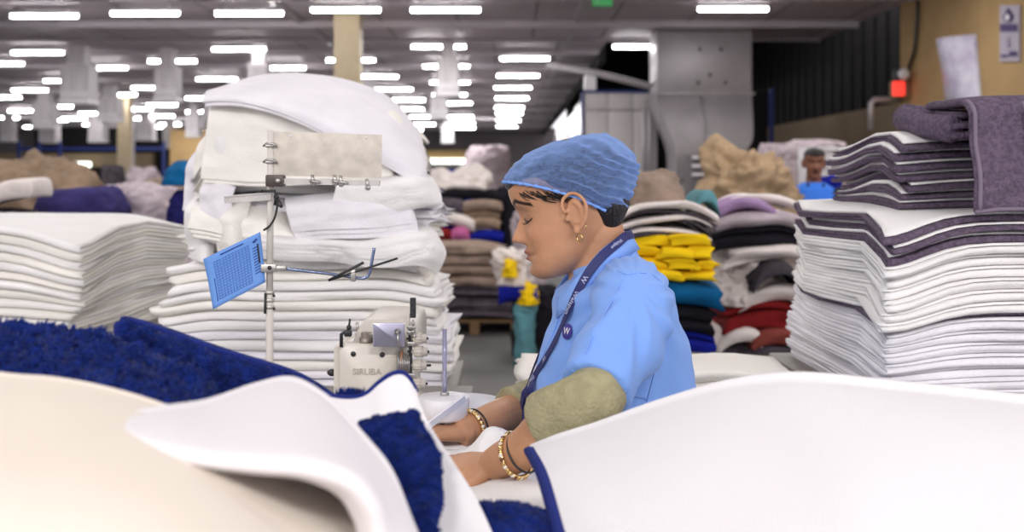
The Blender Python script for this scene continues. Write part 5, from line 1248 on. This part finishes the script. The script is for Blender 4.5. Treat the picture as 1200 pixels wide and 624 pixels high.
# trousers and shoes (out of sight below the tables)
tr = MB(); tr.loft([bring(630, 960, 806, 960, .16), bring(622, 800, 814, 800, .18), bring(622, 690, 814, 690, .175)])
for s_ in (-1, 1): tr.loft([bring(676, 1125, 775, 1125, .06, YB + .09*s_), bring(662, 1000, 790, 1000, .075, YB + .09*s_), bring(645, 880, 800, 880, .085, YB + .085*s_)])
remesh(tr, 'trousers', mat('navy_trousers', srgb(30, 34, 60), .85), worker, .012, 4)
for s_ in (-1, 1):
    MB().loft([[Vector((x, YB + .09*s_ + yy*.045, 0)) + Vector((0, 0, h)) for (x, yy) in [(.13 + .13*math.cos(a), math.sin(a)) for a in [2*math.pi*q/20 for q in range(20)]]] for h in (0, .03)] + [[Vector((.16 + .08*math.cos(a), YB + .09*s_ + .038*math.sin(a), .075)) for a in [2*math.pi*q/20 for q in range(20)]]]).build('shoe', M['dark'], worker)

# ---------------- the man in the background ----------------
YV = 9.0
man = thing('person', Vector((XW(955, YV), YV, 0)), 'man with black hair and moustache in a blue vest, far behind the right stack', 'person')
F2 = Vector((-.12, -1, -.12)).normalized(); U2 = Vector((0, -.12, 1)); U2 = (U2 - F2*U2.dot(F2)).normalized(); L2 = F2.cross(U2); S2 = 1.02
E2 = P(954, 192.5, YV); cx2 = E2.x
mb = MB(); mb.loft(head_rings(E2, F2, U2, L2, S2, 48, 50))
for s_ in (1, -1): ear(mb, E2, F2, U2, L2, S2, s_)
def mring(z, rx, ry, dy=0, dx=0): return [Vector((cx2 + dx + rx*math.cos(a), YV + .02 + dy + ry*math.sin(a), z)) for a in [2*math.pi*q/28 for q in range(28)]]
mb.loft([mring(1.30, .09, .07), mring(1.43, .062, .06), mring(1.56, .055, .058)])
mb.loft([mring(.85, .15, .11), mring(1.1, .14, .10), mring(1.28, .165, .10), mring(1.38, .15, .08), mring(1.43, .08, .06)])
for s_ in (1, -1):
    mb.loft([mring(.04, .045, .05, 0, .09*s_), mring(.5, .06, .065, 0, .09*s_), mring(.9, .085, .09, 0, .075*s_)])
    mb.tube([Vector((cx2 + .17*s_, YV, 1.35)), Vector((cx2 + .21*s_, YV + .02, 1.12)), Vector((cx2 + .19*s_, YV - .16, .98))], [.05, .042, .03], 12)
    hand(mb, Vector((cx2 + .19*s_, YV - .17, .975)), (-.1*s_, -1, -.15), (0, -.15, 1), s_, .17, .4)
SK2 = srgb(134, 90, 70)
remesh(mb, 'body', skinmat('skin_man', SK2, srgb(90, 50, 46), BROW), man, .006, 2, lambda me: tint(me, E2, F2, U2, L2, S2, SK2, srgb(90, 50, 46), BROW))
hb = MB()
def H2(f, u, y): return E2 + (F2*f + U2*u + L2*y)*S2
hr = lambda u, f0, f1, w: [H2((f0+f1)/2 + (f0-f1)/2*math.cos(a), u + .02*math.cos(a)*(u < .06), w*math.sin(a)) for a in [2*math.pi*q/28 for q in range(28)]]
hb.loft([hr(-.03, -.02, -.085, .062), hr(.02, .03, -.105, .077), hr(.06, .094, -.108, .081), hr(.09, .098, -.105, .08), hr(.115, .08, -.08, .06), hr(.13, .03, -.03, .02)])
remesh(hb, 'hair', HM, man, .006, 3)
MB().tube([H2(.100, -.043, -.024), H2(.108, -.040, 0), H2(.100, -.043, .024)], [.003, .0055, .003], 8).build('moustache', HM, man)
vb = MB(); vb.loft([mring(.80, .18, .14), mring(1.1, .17, .13), mring(1.28, .195, .13), mring(1.385, .175, .105), mring(1.44, .085, .075)])
remesh(vb, 'vest', mat('blue_vest', srgb(52, 120, 225), .8), man, .01, 3)
cb_ = MB(); cb_.tube([Vector((cx2 - .05, YV - .075, 1.30)), Vector((cx2 - .062, YV - .05, 1.42)), Vector((cx2, YV + .07, 1.46)), Vector((cx2 + .062, YV - .05, 1.42)), Vector((cx2 + .02, YV - .09, 1.30))], .014, 8)
cb_.build('collar', mat('navy_collar', srgb(20, 24, 60), .8), man)
for s_ in (1, -1):
    v = MB(); v.tube([Vector((cx2 + .15*s_, YV + .01, 1.375)), Vector((cx2 + .19*s_, YV, 1.31)), Vector((cx2 + .215*s_, YV + .02, 1.15)), Vector((cx2 + .21*s_, YV - .04, 1.05))], [.055, .062, .056, .05], 14); v.build('dark_sleeve', mat('dark_sleeve_cloth', srgb(26, 28, 40), .85), man)
tr = MB(); tr.loft([mring(.7, .17, .13), mring(.95, .165, .13)])
for s_ in (1, -1): tr.loft([mring(.05, .06, .07, 0, .09*s_), mring(.5, .075, .08, 0, .09*s_), mring(.8, .09, .11, 0, .08*s_)])
remesh(tr, 'trousers', mat('man_trousers', srgb(40, 40, 50), .85), man, .012, 3)
for s_ in (1, -1): MB().loft([[Vector((cx2 + .09*s_ + .045*math.cos(a), YV - .05 + .13*math.sin(a), h)) for a in [2*math.pi*q/16 for q in range(16)]] for h in (0, .04)] + [[Vector((cx2 + .09*s_ + .038*math.cos(a), YV + .0 + .07*math.sin(a), .08)) for a in [2*math.pi*q/16 for q in range(16)]]]).build('shoe', M['dark'], man)
# ---------------- foreground mats on the work table ----------------
table('work_table', -1.25, 1.35, .42, 1.80, .985, 'wide work table under the foreground mats', .035)
def csurf(rows):
    A = np.array([[list(P(*c)) for c in r] for r in rows])   # rows x cols x 3
    R_, C_ = A.shape[:2]
    def f(u, v):
        r = crom([crom([A[i][j] for j in range(C_)], u*(C_-1)) for i in range(R_)], v*(R_-1)); return Vector(r)
    return f
class Surf:   # tabulated surface, fast to sample
    def __init__(s, rows, nu=60, nv=44, wav=0., ws=5., seed=0):
        f = csurf(rows); s.nu, s.nv = nu, nv
        s.G = np.array([[list(f(u/nu, v/nv)) for u in range(nu+1)] for v in range(nv+1)])
        if wav:
            for v in range(nv+1):
                for u in range(nu+1): p = s.G[v, u]; p[2] += wav*nz(p[0]*ws + seed, p[1]*ws)
    def mesh(s):
        nu, nv = s.nu, s.nv
        return MB().add([tuple(p) for p in s.G.reshape(-1, 3)], [(v*(nu+1)+u, v*(nu+1)+u+1, (v+1)*(nu+1)+u+1, (v+1)*(nu+1)+u) for v in range(nv) for u in range(nu)])
    def at(s, U, V):
        x = np.clip(U, 0, .9999)*s.nu; y = np.clip(V, 0, .9999)*s.nv; i = x.astype(int); j = y.astype(int); fx = (x-i)[:, None]; fy = (y-j)[:, None]; G = s.G
        a, b_, c, d_ = G[j, i], G[j, i+1], G[j+1, i], G[j+1, i+1]
        p = a*(1-fx)*(1-fy) + b_*fx*(1-fy) + c*(1-fx)*fy + d_*fx*fy
        n = np.cross((b_ - a), (c - a)); n /= np.linalg.norm(n, axis=1)[:, None] + 1e-12; return p, n
    def p(s, u, v): return Vector(s.at(np.array([u]), np.array([v]))[0][0])
def fur(S, n, name, parent, m, sign=1, L=.010, w=.0021, u0=0, u1=1, v0=0, v1=1, off=0., seed=1):
    rg = np.random.default_rng(seed); U = rg.uniform(u0, u1, n); V = rg.uniform(v0, v1, n)
    p, nn = S.at(U, V); nn = -nn*sign; p = p + nn*off
    # clumps: the lean of neighbouring tufts agrees
    q = (p*95 + .6*np.sin(p[:, ::-1]*160)).astype(int); h = np.sin(q @ np.array([12.99, 78.23, 37.7]))*43758.5; h = h - np.floor(h)
    lean = np.stack([np.cos(h*6.28), np.sin(h*6.28), -np.ones(n)*.35], 1)*.75 + rg.normal(0, .35, (n, 3))
    d = nn + lean*.75; d /= np.linalg.norm(d, axis=1)[:, None]
    Lr = (L*rg.uniform(.65, 1.25, n)*(.55 + .8*h))[:, None]
    a = np.cross(d, rg.normal(0, 1, (n, 3))); a /= np.linalg.norm(a, axis=1)[:, None]; b_ = np.cross(d, a)
    vs = np.empty((n, 7, 3))
    for k in range(3):
        an = k*2.094; r = (a*math.cos(an) + b_*math.sin(an))
        vs[:, k] = p + r*w*.8 - nn*.001; vs[:, 3+k] = p + nn*Lr*.35 + d*Lr*.25 + r*w
    vs[:, 6] = p + nn*Lr*.25 + d*Lr*.85
    base = (np.arange(n)*7)[:, None]
    qd = np.array([[0, 1, 4, 3], [1, 2, 5, 4], [2, 0, 3, 5]]); tri = np.array([[3, 4, 6], [4, 5, 6], [5, 3, 6]])
    me = bpy.data.meshes.new(name); o0 = ORG[parent.name]; vv = (vs.reshape(-1, 3) - np.array(o0))
    Q = (base[:, None, :] + qd[None]).reshape(-1, 4); Tt = (base[:, None, :] + tri[None]).reshape(-1, 3)
    me.vertices.add(len(vv)); me.vertices.foreach_set('co', vv.ravel())
    li = np.concatenate([Q.ravel(), Tt.ravel()]); me.loops.add(len(li)); me.loops.foreach_set('vertex_index', li.astype(np.int32))
    st = np.concatenate([np.arange(len(Q))*4, len(Q)*4 + np.arange(len(Tt))*3]); me.polygons.add(len(st)); me.polygons.foreach_set('loop_start', st.astype(np.int32))
    me.update(calc_edges=True); me.validate(); me.polygons.foreach_set('use_smooth', [True]*len(me.polygons)); me.materials.append(m)
    o = bpy.data.objects.new(name, me); COL.objects.link(o); o.parent = parent; ORG[o.name] = o0; o['kind'] = 'stuff'; return o
def drop(row, dz, dY):   # a row further back, lower by dz
    out = []
    for (x, y, Y) in row:
        p = P(x, y, Y); Y2_ = Y + dY; z = max(.99, p.z - dz); out.append((600 + p.x*F/Y2_, HY + (ZC - z)*F/Y2_, Y2_))
    return out
# A cream mat, backing side up
r1 = [(-150, 434, 1.02), (0, 449, 1.02), (60, 453, 1.02), (120, 465, 1.02), (190, 488, 1.01), (260, 520, 1.0), (350, 564, .98), (460, 622, .96)]
A_ = Surf([drop(r1, .30, .07), drop(r1, .05, .045), drop(r1, .003, .012), r1, [(-170, 500, .86), (0, 508, .86), (60, 512, .86), (120, 522, .86), (190, 540, .86), (260, 572, .86), (350, 630, .85), (460, 700, .84)],
  [(-200, 640, .68), (0, 645, .68), (60, 650, .68), (120, 655, .68), (190, 670, .68), (260, 700, .68), (350, 760, .67), (460, 830, .66)],
  [(-260, 1000, .55), (0, 1000, .55), (60, 1000, .55), (120, 1000, .55), (190, 1000, .55), (260, 1000, .55), (350, 1020, .55), (460, 1050, .55)]], 60, 50, .004, 6)
tag(A_.mesh().build('folded_mat', M['cream'], solid=.012), 'large cream mat in the near left foreground, backing side up, blurred', 'bath mat')
# B white mat folded over it
top = [(118, 502, .930), (180, 490, .975), (240, 481, 1.04), (300, 461, 1.10), (340, 455, 1.12), (382, 478, 1.09), (420, 520, 1.04), (452, 562, 1.0), (478, 625, .96), (510, 700, .92)]
mid = [(122, 503, .915), (190, 504, .915), (245, 507, .925), (300, 503, .94), (350, 505, .945), (396, 524, .94), (430, 555, .93), (452, 594, .92), (480, 640, .90), (500, 710, .88)]
low = [(126, 506, .905), (180, 523, .870), (235, 535, .855), (300, 541, .85), (360, 546, .845), (410, 562, .85), (436, 590, .855), (446, 622, .86), (452, 660, .86), (460, 740, .85)]
und = [(128, 508, .910), (180, 528, .878), (235, 541, .868), (300, 549, .868), (355, 555, .868), (398, 574, .875), (418, 602, .88), (428, 634, .88), (434, 672, .875), (444, 750, .87)]
B_ = Surf([drop(top, .22, .05), drop(top, .02, .025), top, mid, low, und], 70, 50)
bm_ = tag(B_.mesh().build('folded_mat', M['backing'], solid=.010), 'white mat folded over the cream mat in the left foreground, its curled edge hanging free', 'bath mat')
# C1 shaggy blue mat in front, C2 flap behind
c1 = [(-130, 390, 1.24), (-60, 395, 1.24), (0, 401, 1.24), (60, 408, 1.23), (120, 418, 1.22), (170, 434, 1.21), (213, 456, 1.20), (236, 480, 1.19)]
C1 = Surf([drop(c1, .30, .06), drop(c1, .02, .035), c1, [(x, y + 34 - max(0, x)*.03, Y - .055) for x, y, Y in c1], [(x, y + 90 - max(0, x)*.05, Y - .085) for x, y, Y in c1], [(x, y + 260, Y - .10) for x, y, Y in c1]], 60, 44, .010, 9)
m1 = tag(C1.mesh().build('shaggy_mat', M['blue_pile'], solid=.008), 'thick shaggy royal blue mat lying behind the cream mat at left, rolled pile side up', 'bath mat')
fur(C1, 34000, 'blue_pile', m1, M['blue_pile'], 1, .013, .0030, v0=.05, v1=.85, seed=2)
c2 = [(141, 383, 1.36), (160, 388, 1.36), (195, 399, 1.36), (240, 415, 1.36), (290, 432, 1.365), (335, 447, 1.37), (360, 458, 1.38), (385, 472, 1.39), (410, 486, 1.40)]
C2 = Surf([drop(c2, .25, .07), drop(c2, .02, .035), c2, [(x + 2, y + 25, Y - .025) for x, y, Y in c2], [(x + 4, y + 75, Y - .04) for x, y, Y in c2], [(x + 6, y + 240, Y - .045) for x, y, Y in c2]], 60, 40, .004, 9)
m2 = tag(C2.mesh().build('shaggy_mat', M['blue_pile'], solid=.008), 'royal blue shaggy mat flap with a pointed corner rising behind the rolled blue mat', 'bath mat')
fur(C2, 22000, 'blue_pile', m2, M['blue_pile'], 1, .009, .0024, v0=.415, v1=.85, u0=.0, seed=3)
MB().tube([C2.p(0.0, v) + Vector((0, -.004, 0)) for v in [.39 + .02*k for k in range(20)]], .0065, 10).build('bound_edge', M['hem'], m2)
MB().tube([C2.p(k/60, .385) + Vector((0, 0, .006)) for k in range(61)], .0046, 10).build('bound_edge', M['hem'], m2)
# C3 white backing with blue hem
c3 = [(325, 442, 1.30), (352, 453, 1.30), (384, 465, 1.29), (412, 468, 1.28), (430, 463, 1.28), (445, 450, 1.29), (460, 440, 1.30), (474, 440, 1.30), (485, 456, 1.29)]
C3 = Surf([c3, [(328, 490, 1.25), (358, 492, 1.25), (388, 496, 1.24), (414, 497, 1.24), (434, 494, 1.24), (452, 488, 1.24), (468, 484, 1.25), (484, 484, 1.25), (499, 493, 1.245)],
  [(330, 545, 1.20), (365, 545, 1.20), (400, 546, 1.20), (430, 546, 1.20), (456, 545, 1.20), (478, 544, 1.20), (497, 543, 1.20), (514, 542, 1.20), (531, 543, 1.20)],
  [(340, 600, 1.16), (378, 600, 1.16), (415, 600, 1.16), (446, 600, 1.16), (474, 599, 1.16), (498, 598, 1.16), (520, 597, 1.16), (541, 596, 1.16), (563, 595, 1.16)],
  [(350, 690, 1.11), (390, 690, 1.11), (430, 690, 1.11), (465, 690, 1.11), (495, 690, 1.11), (522, 690, 1.11), (548, 690, 1.11), (574, 690, 1.11), (604, 690, 1.11)]], 70, 50)
ribbed = mat('ribbed_backing', (.775, .755, .765, 1), .9, spec=.2)
_nt = ribbed.node_tree; _w = _nt.nodes.new('ShaderNodeTexWave'); _w.inputs['Scale'].default_value = 95; _w.inputs['Distortion'].default_value = 1.5; _w.bands_direction = 'X'
_tc = _nt.nodes.new('ShaderNodeTexCoord'); _mp = _nt.nodes.new('ShaderNodeMapping'); _mp.inputs['Rotation'].default_value = (0, 0, .35); _nt.links.new(_tc.outputs['Object'], _mp.inputs[0]); _nt.links.new(_mp.outputs[0], _w.inputs[0]); _b = _nt.nodes.new('ShaderNodeBump'); _b.inputs['Strength'].default_value = .35; _b.inputs['Distance'].default_value = .0015
_nt.links.new(_w.outputs[0], _b.inputs['Height']); _nt.links.new(_b.outputs[0], _nt.nodes['Principled BSDF'].inputs['Normal'])
m3 = tag(C3.mesh().build('hemmed_mat', ribbed, solid=.005), 'white backed mat with wavy royal blue hem standing before the sewing machine', 'bath mat')
MB().tube([C3.p(k/80, 0) for k in range(81)] + [C3.p(1, .03)], .0045, 10).build('blue_hem', M['hem'], m3)
C4 = Surf([[(424, 500, 1.205), (443, 495, 1.205), (465, 489, 1.205), (484, 486, 1.205)], [(428, 510, 1.19), (452, 507, 1.185), (476, 502, 1.185), (496, 503, 1.19)], [(440, 545, 1.16), (466, 543, 1.155), (492, 540, 1.155), (512, 540, 1.165)], [(450, 590, 1.12), (474, 590, 1.12), (500, 588, 1.12), (517, 585, 1.125)], [(456, 640, 1.08), (474, 640, 1.08), (490, 640, 1.08), (504, 640, 1.09)], [(456, 720, 1.04), (470, 720, 1.04), (485, 720, 1.04), (496, 720, 1.05)]], 30, 60)
p4 = C4.mesh().build('pile_fold', M['blue_pile'], m3, solid=.008)
fur(C4, 26000, 'pile_tufts', p4, M['blue_pile'], 1, .007, .0019, seed=5)
# tuft fringe just behind the hem
g = MB(); rs = random.Random(9)
for k in range(160):
    x = rs.uniform(396, 424); p = P(x, 467, 1.30); g.tube([p, p + Vector((rs.uniform(-.004, .006), rs.uniform(-.004, .004), rs.uniform(.006, .013)))], [.0013, .0004], 4)
o = g.build('edge_tufts', M['blue_pile'], m3); o['kind'] = 'stuff'
# D blue lump at the bottom
d1 = [(520, 649, 1.20), (530, 621, 1.20), (550, 607, 1.20), (575, 600, 1.20), (603, 599, 1.20), (628, 607, 1.20), (648, 621, 1.20), (668, 649, 1.20)]
D_ = Surf([drop(d1, .12, .06), drop(d1, .015, .03), d1, [(x - 2, y + 14, Y - .03) for x, y, Y in d1], [(x - 4, y + 60, Y - .06) for x, y, Y in d1], [(x - 6, y + 180, Y - .08) for x, y, Y in d1]], 40, 30)
m4 = tag(D_.mesh().build('shaggy_mat', M['blue_pile'], solid=.008), 'small rounded hump of royal blue pile at the bottom centre beside the hemmed white mat', 'bath mat')
fur(D_, 16000, 'blue_pile', m4, M['blue_pile'], 1, .007, .0019, v0=.1, v1=.8, seed=6)
# E large white mat on the right
e1 = [(622, 529, 1.42), (660, 517, 1.41), (700, 505, 1.40), (780, 479, 1.37), (860, 459, 1.33), (940, 452, 1.29), (1060, 463, 1.24), (1200, 479, 1.18), (1330, 500, 1.13)]
_a, _b = drop(e1, .30, .05), drop(e1, .015, .02)
_a[0] = (_a[0][0] + 60, _a[0][1], _a[0][2]); _a[1] = (_a[1][0] + 30,) + _a[1][1:]; _b[0] = (_b[0][0] + 10,) + _b[0][1:]
E_ = Surf([_a, _b, e1,
  [(638, 560, 1.30), (680, 552, 1.29), (722, 542, 1.28), (805, 524, 1.25), (890, 508, 1.22), (975, 503, 1.18), (1100, 508, 1.13), (1250, 524, 1.07), (1390, 545, 1.03)],
  [(657, 626, 1.16), (702, 622, 1.15), (748, 618, 1.14), (840, 606, 1.12), (930, 596, 1.09), (1020, 592, 1.05), (1150, 600, 1.01), (1310, 616, .96), (1450, 640, .93)],
  [(690, 740, 1.0), (740, 740, .99), (790, 740, .98), (890, 740, .96), (990, 740, .94), (1090, 740, .92), (1230, 740, .88), (1400, 760, .84), (1560, 790, .82)],
  [(720, 980, .86), (780, 980, .86), (840, 980, .85), (950, 980, .84), (1060, 980, .83), (1170, 980, .80), (1320, 980, .77), (1500, 1000, .74), (1680, 1040, .72)]], 90, 60)
m5 = tag(E_.mesh().build('hemmed_mat', ribbed, solid=.006), 'large white mat with a straight royal blue hem covering the right foreground', 'bath mat')
hp_ = [E_.p(0, v) for v in [.325 + .0105*k for k in range(60)]]
hs = []
for i, p in enumerate(hp_):
    t = (hp_[min(i+1, 59)] - hp_[max(0, i-1)]).normalized(); n_ = Vector((0, -.3, 1)); s_ = t.cross(n_).normalized(); n_ = s_.cross(t).normalized()
    if n_.z < 0: n_ = -n_
    if s_.x > 0: s_ = -s_
    hs.append([p - s_*.004 + n_*.0045, p + s_*.003 + n_*.0055, p + s_*.008 + n_*.003, p + s_*.009, p + s_*.006 - n_*.004, p - s_*.004 - n_*.0045])
MB().loft(hs).build('blue_hem', M['hem'], m5)
# F the cloth being sewn
G_ = Surf([[(510, 528, 2.03), (540, 528, 2.03), (565, 522, 2.03), (590, 520, 2.03), (630, 524, 2.03), (690, 528, 2.03)],
  [(528, 545, 1.93), (552, 533, 1.94), (570, 506, 1.95), (588, 505, 1.95), (612, 520, 1.94), (690, 540, 1.93)],
  [(522, 568, 1.86), (545, 567, 1.87), (558, 556, 1.88), (575, 546, 1.88), (612, 556, 1.86), (690, 566, 1.85)],
  [(505, 578, 1.76), (535, 576, 1.76), (560, 576, 1.745), (590, 574, 1.73), (630, 572, 1.72), (700, 580, 1.72)],
  [(505, 595, 1.66), (535, 593, 1.66), (560, 592, 1.66), (590, 590, 1.66), (630, 590, 1.65), (700, 598, 1.65)],
  [(500, 650, 1.42), (530, 650, 1.42), (560, 650, 1.42), (590, 650, 1.42), (640, 650, 1.42), (710, 650, 1.42)]], 60, 50, .003, 14)
m6 = tag(G_.mesh().build('sewn_towel', M['white'], solid=.005), 'white towel being sewn, held between both hands of the worker', 'towel')
g = MB(); rs = random.Random(4)
for k in range(500):
    p = P(rs.uniform(534, 552), 550, 1.93 + rs.uniform(-.012, .012)); p.z -= .004; g.tube([p, p + Vector((rs.uniform(-.003, .003), rs.uniform(-.003, .003), .009))], [.0014, .0005], 4)
o = g.build('pile_strip', cm('slate', (90, 92, 110)), m6); o['kind'] = 'stuff'
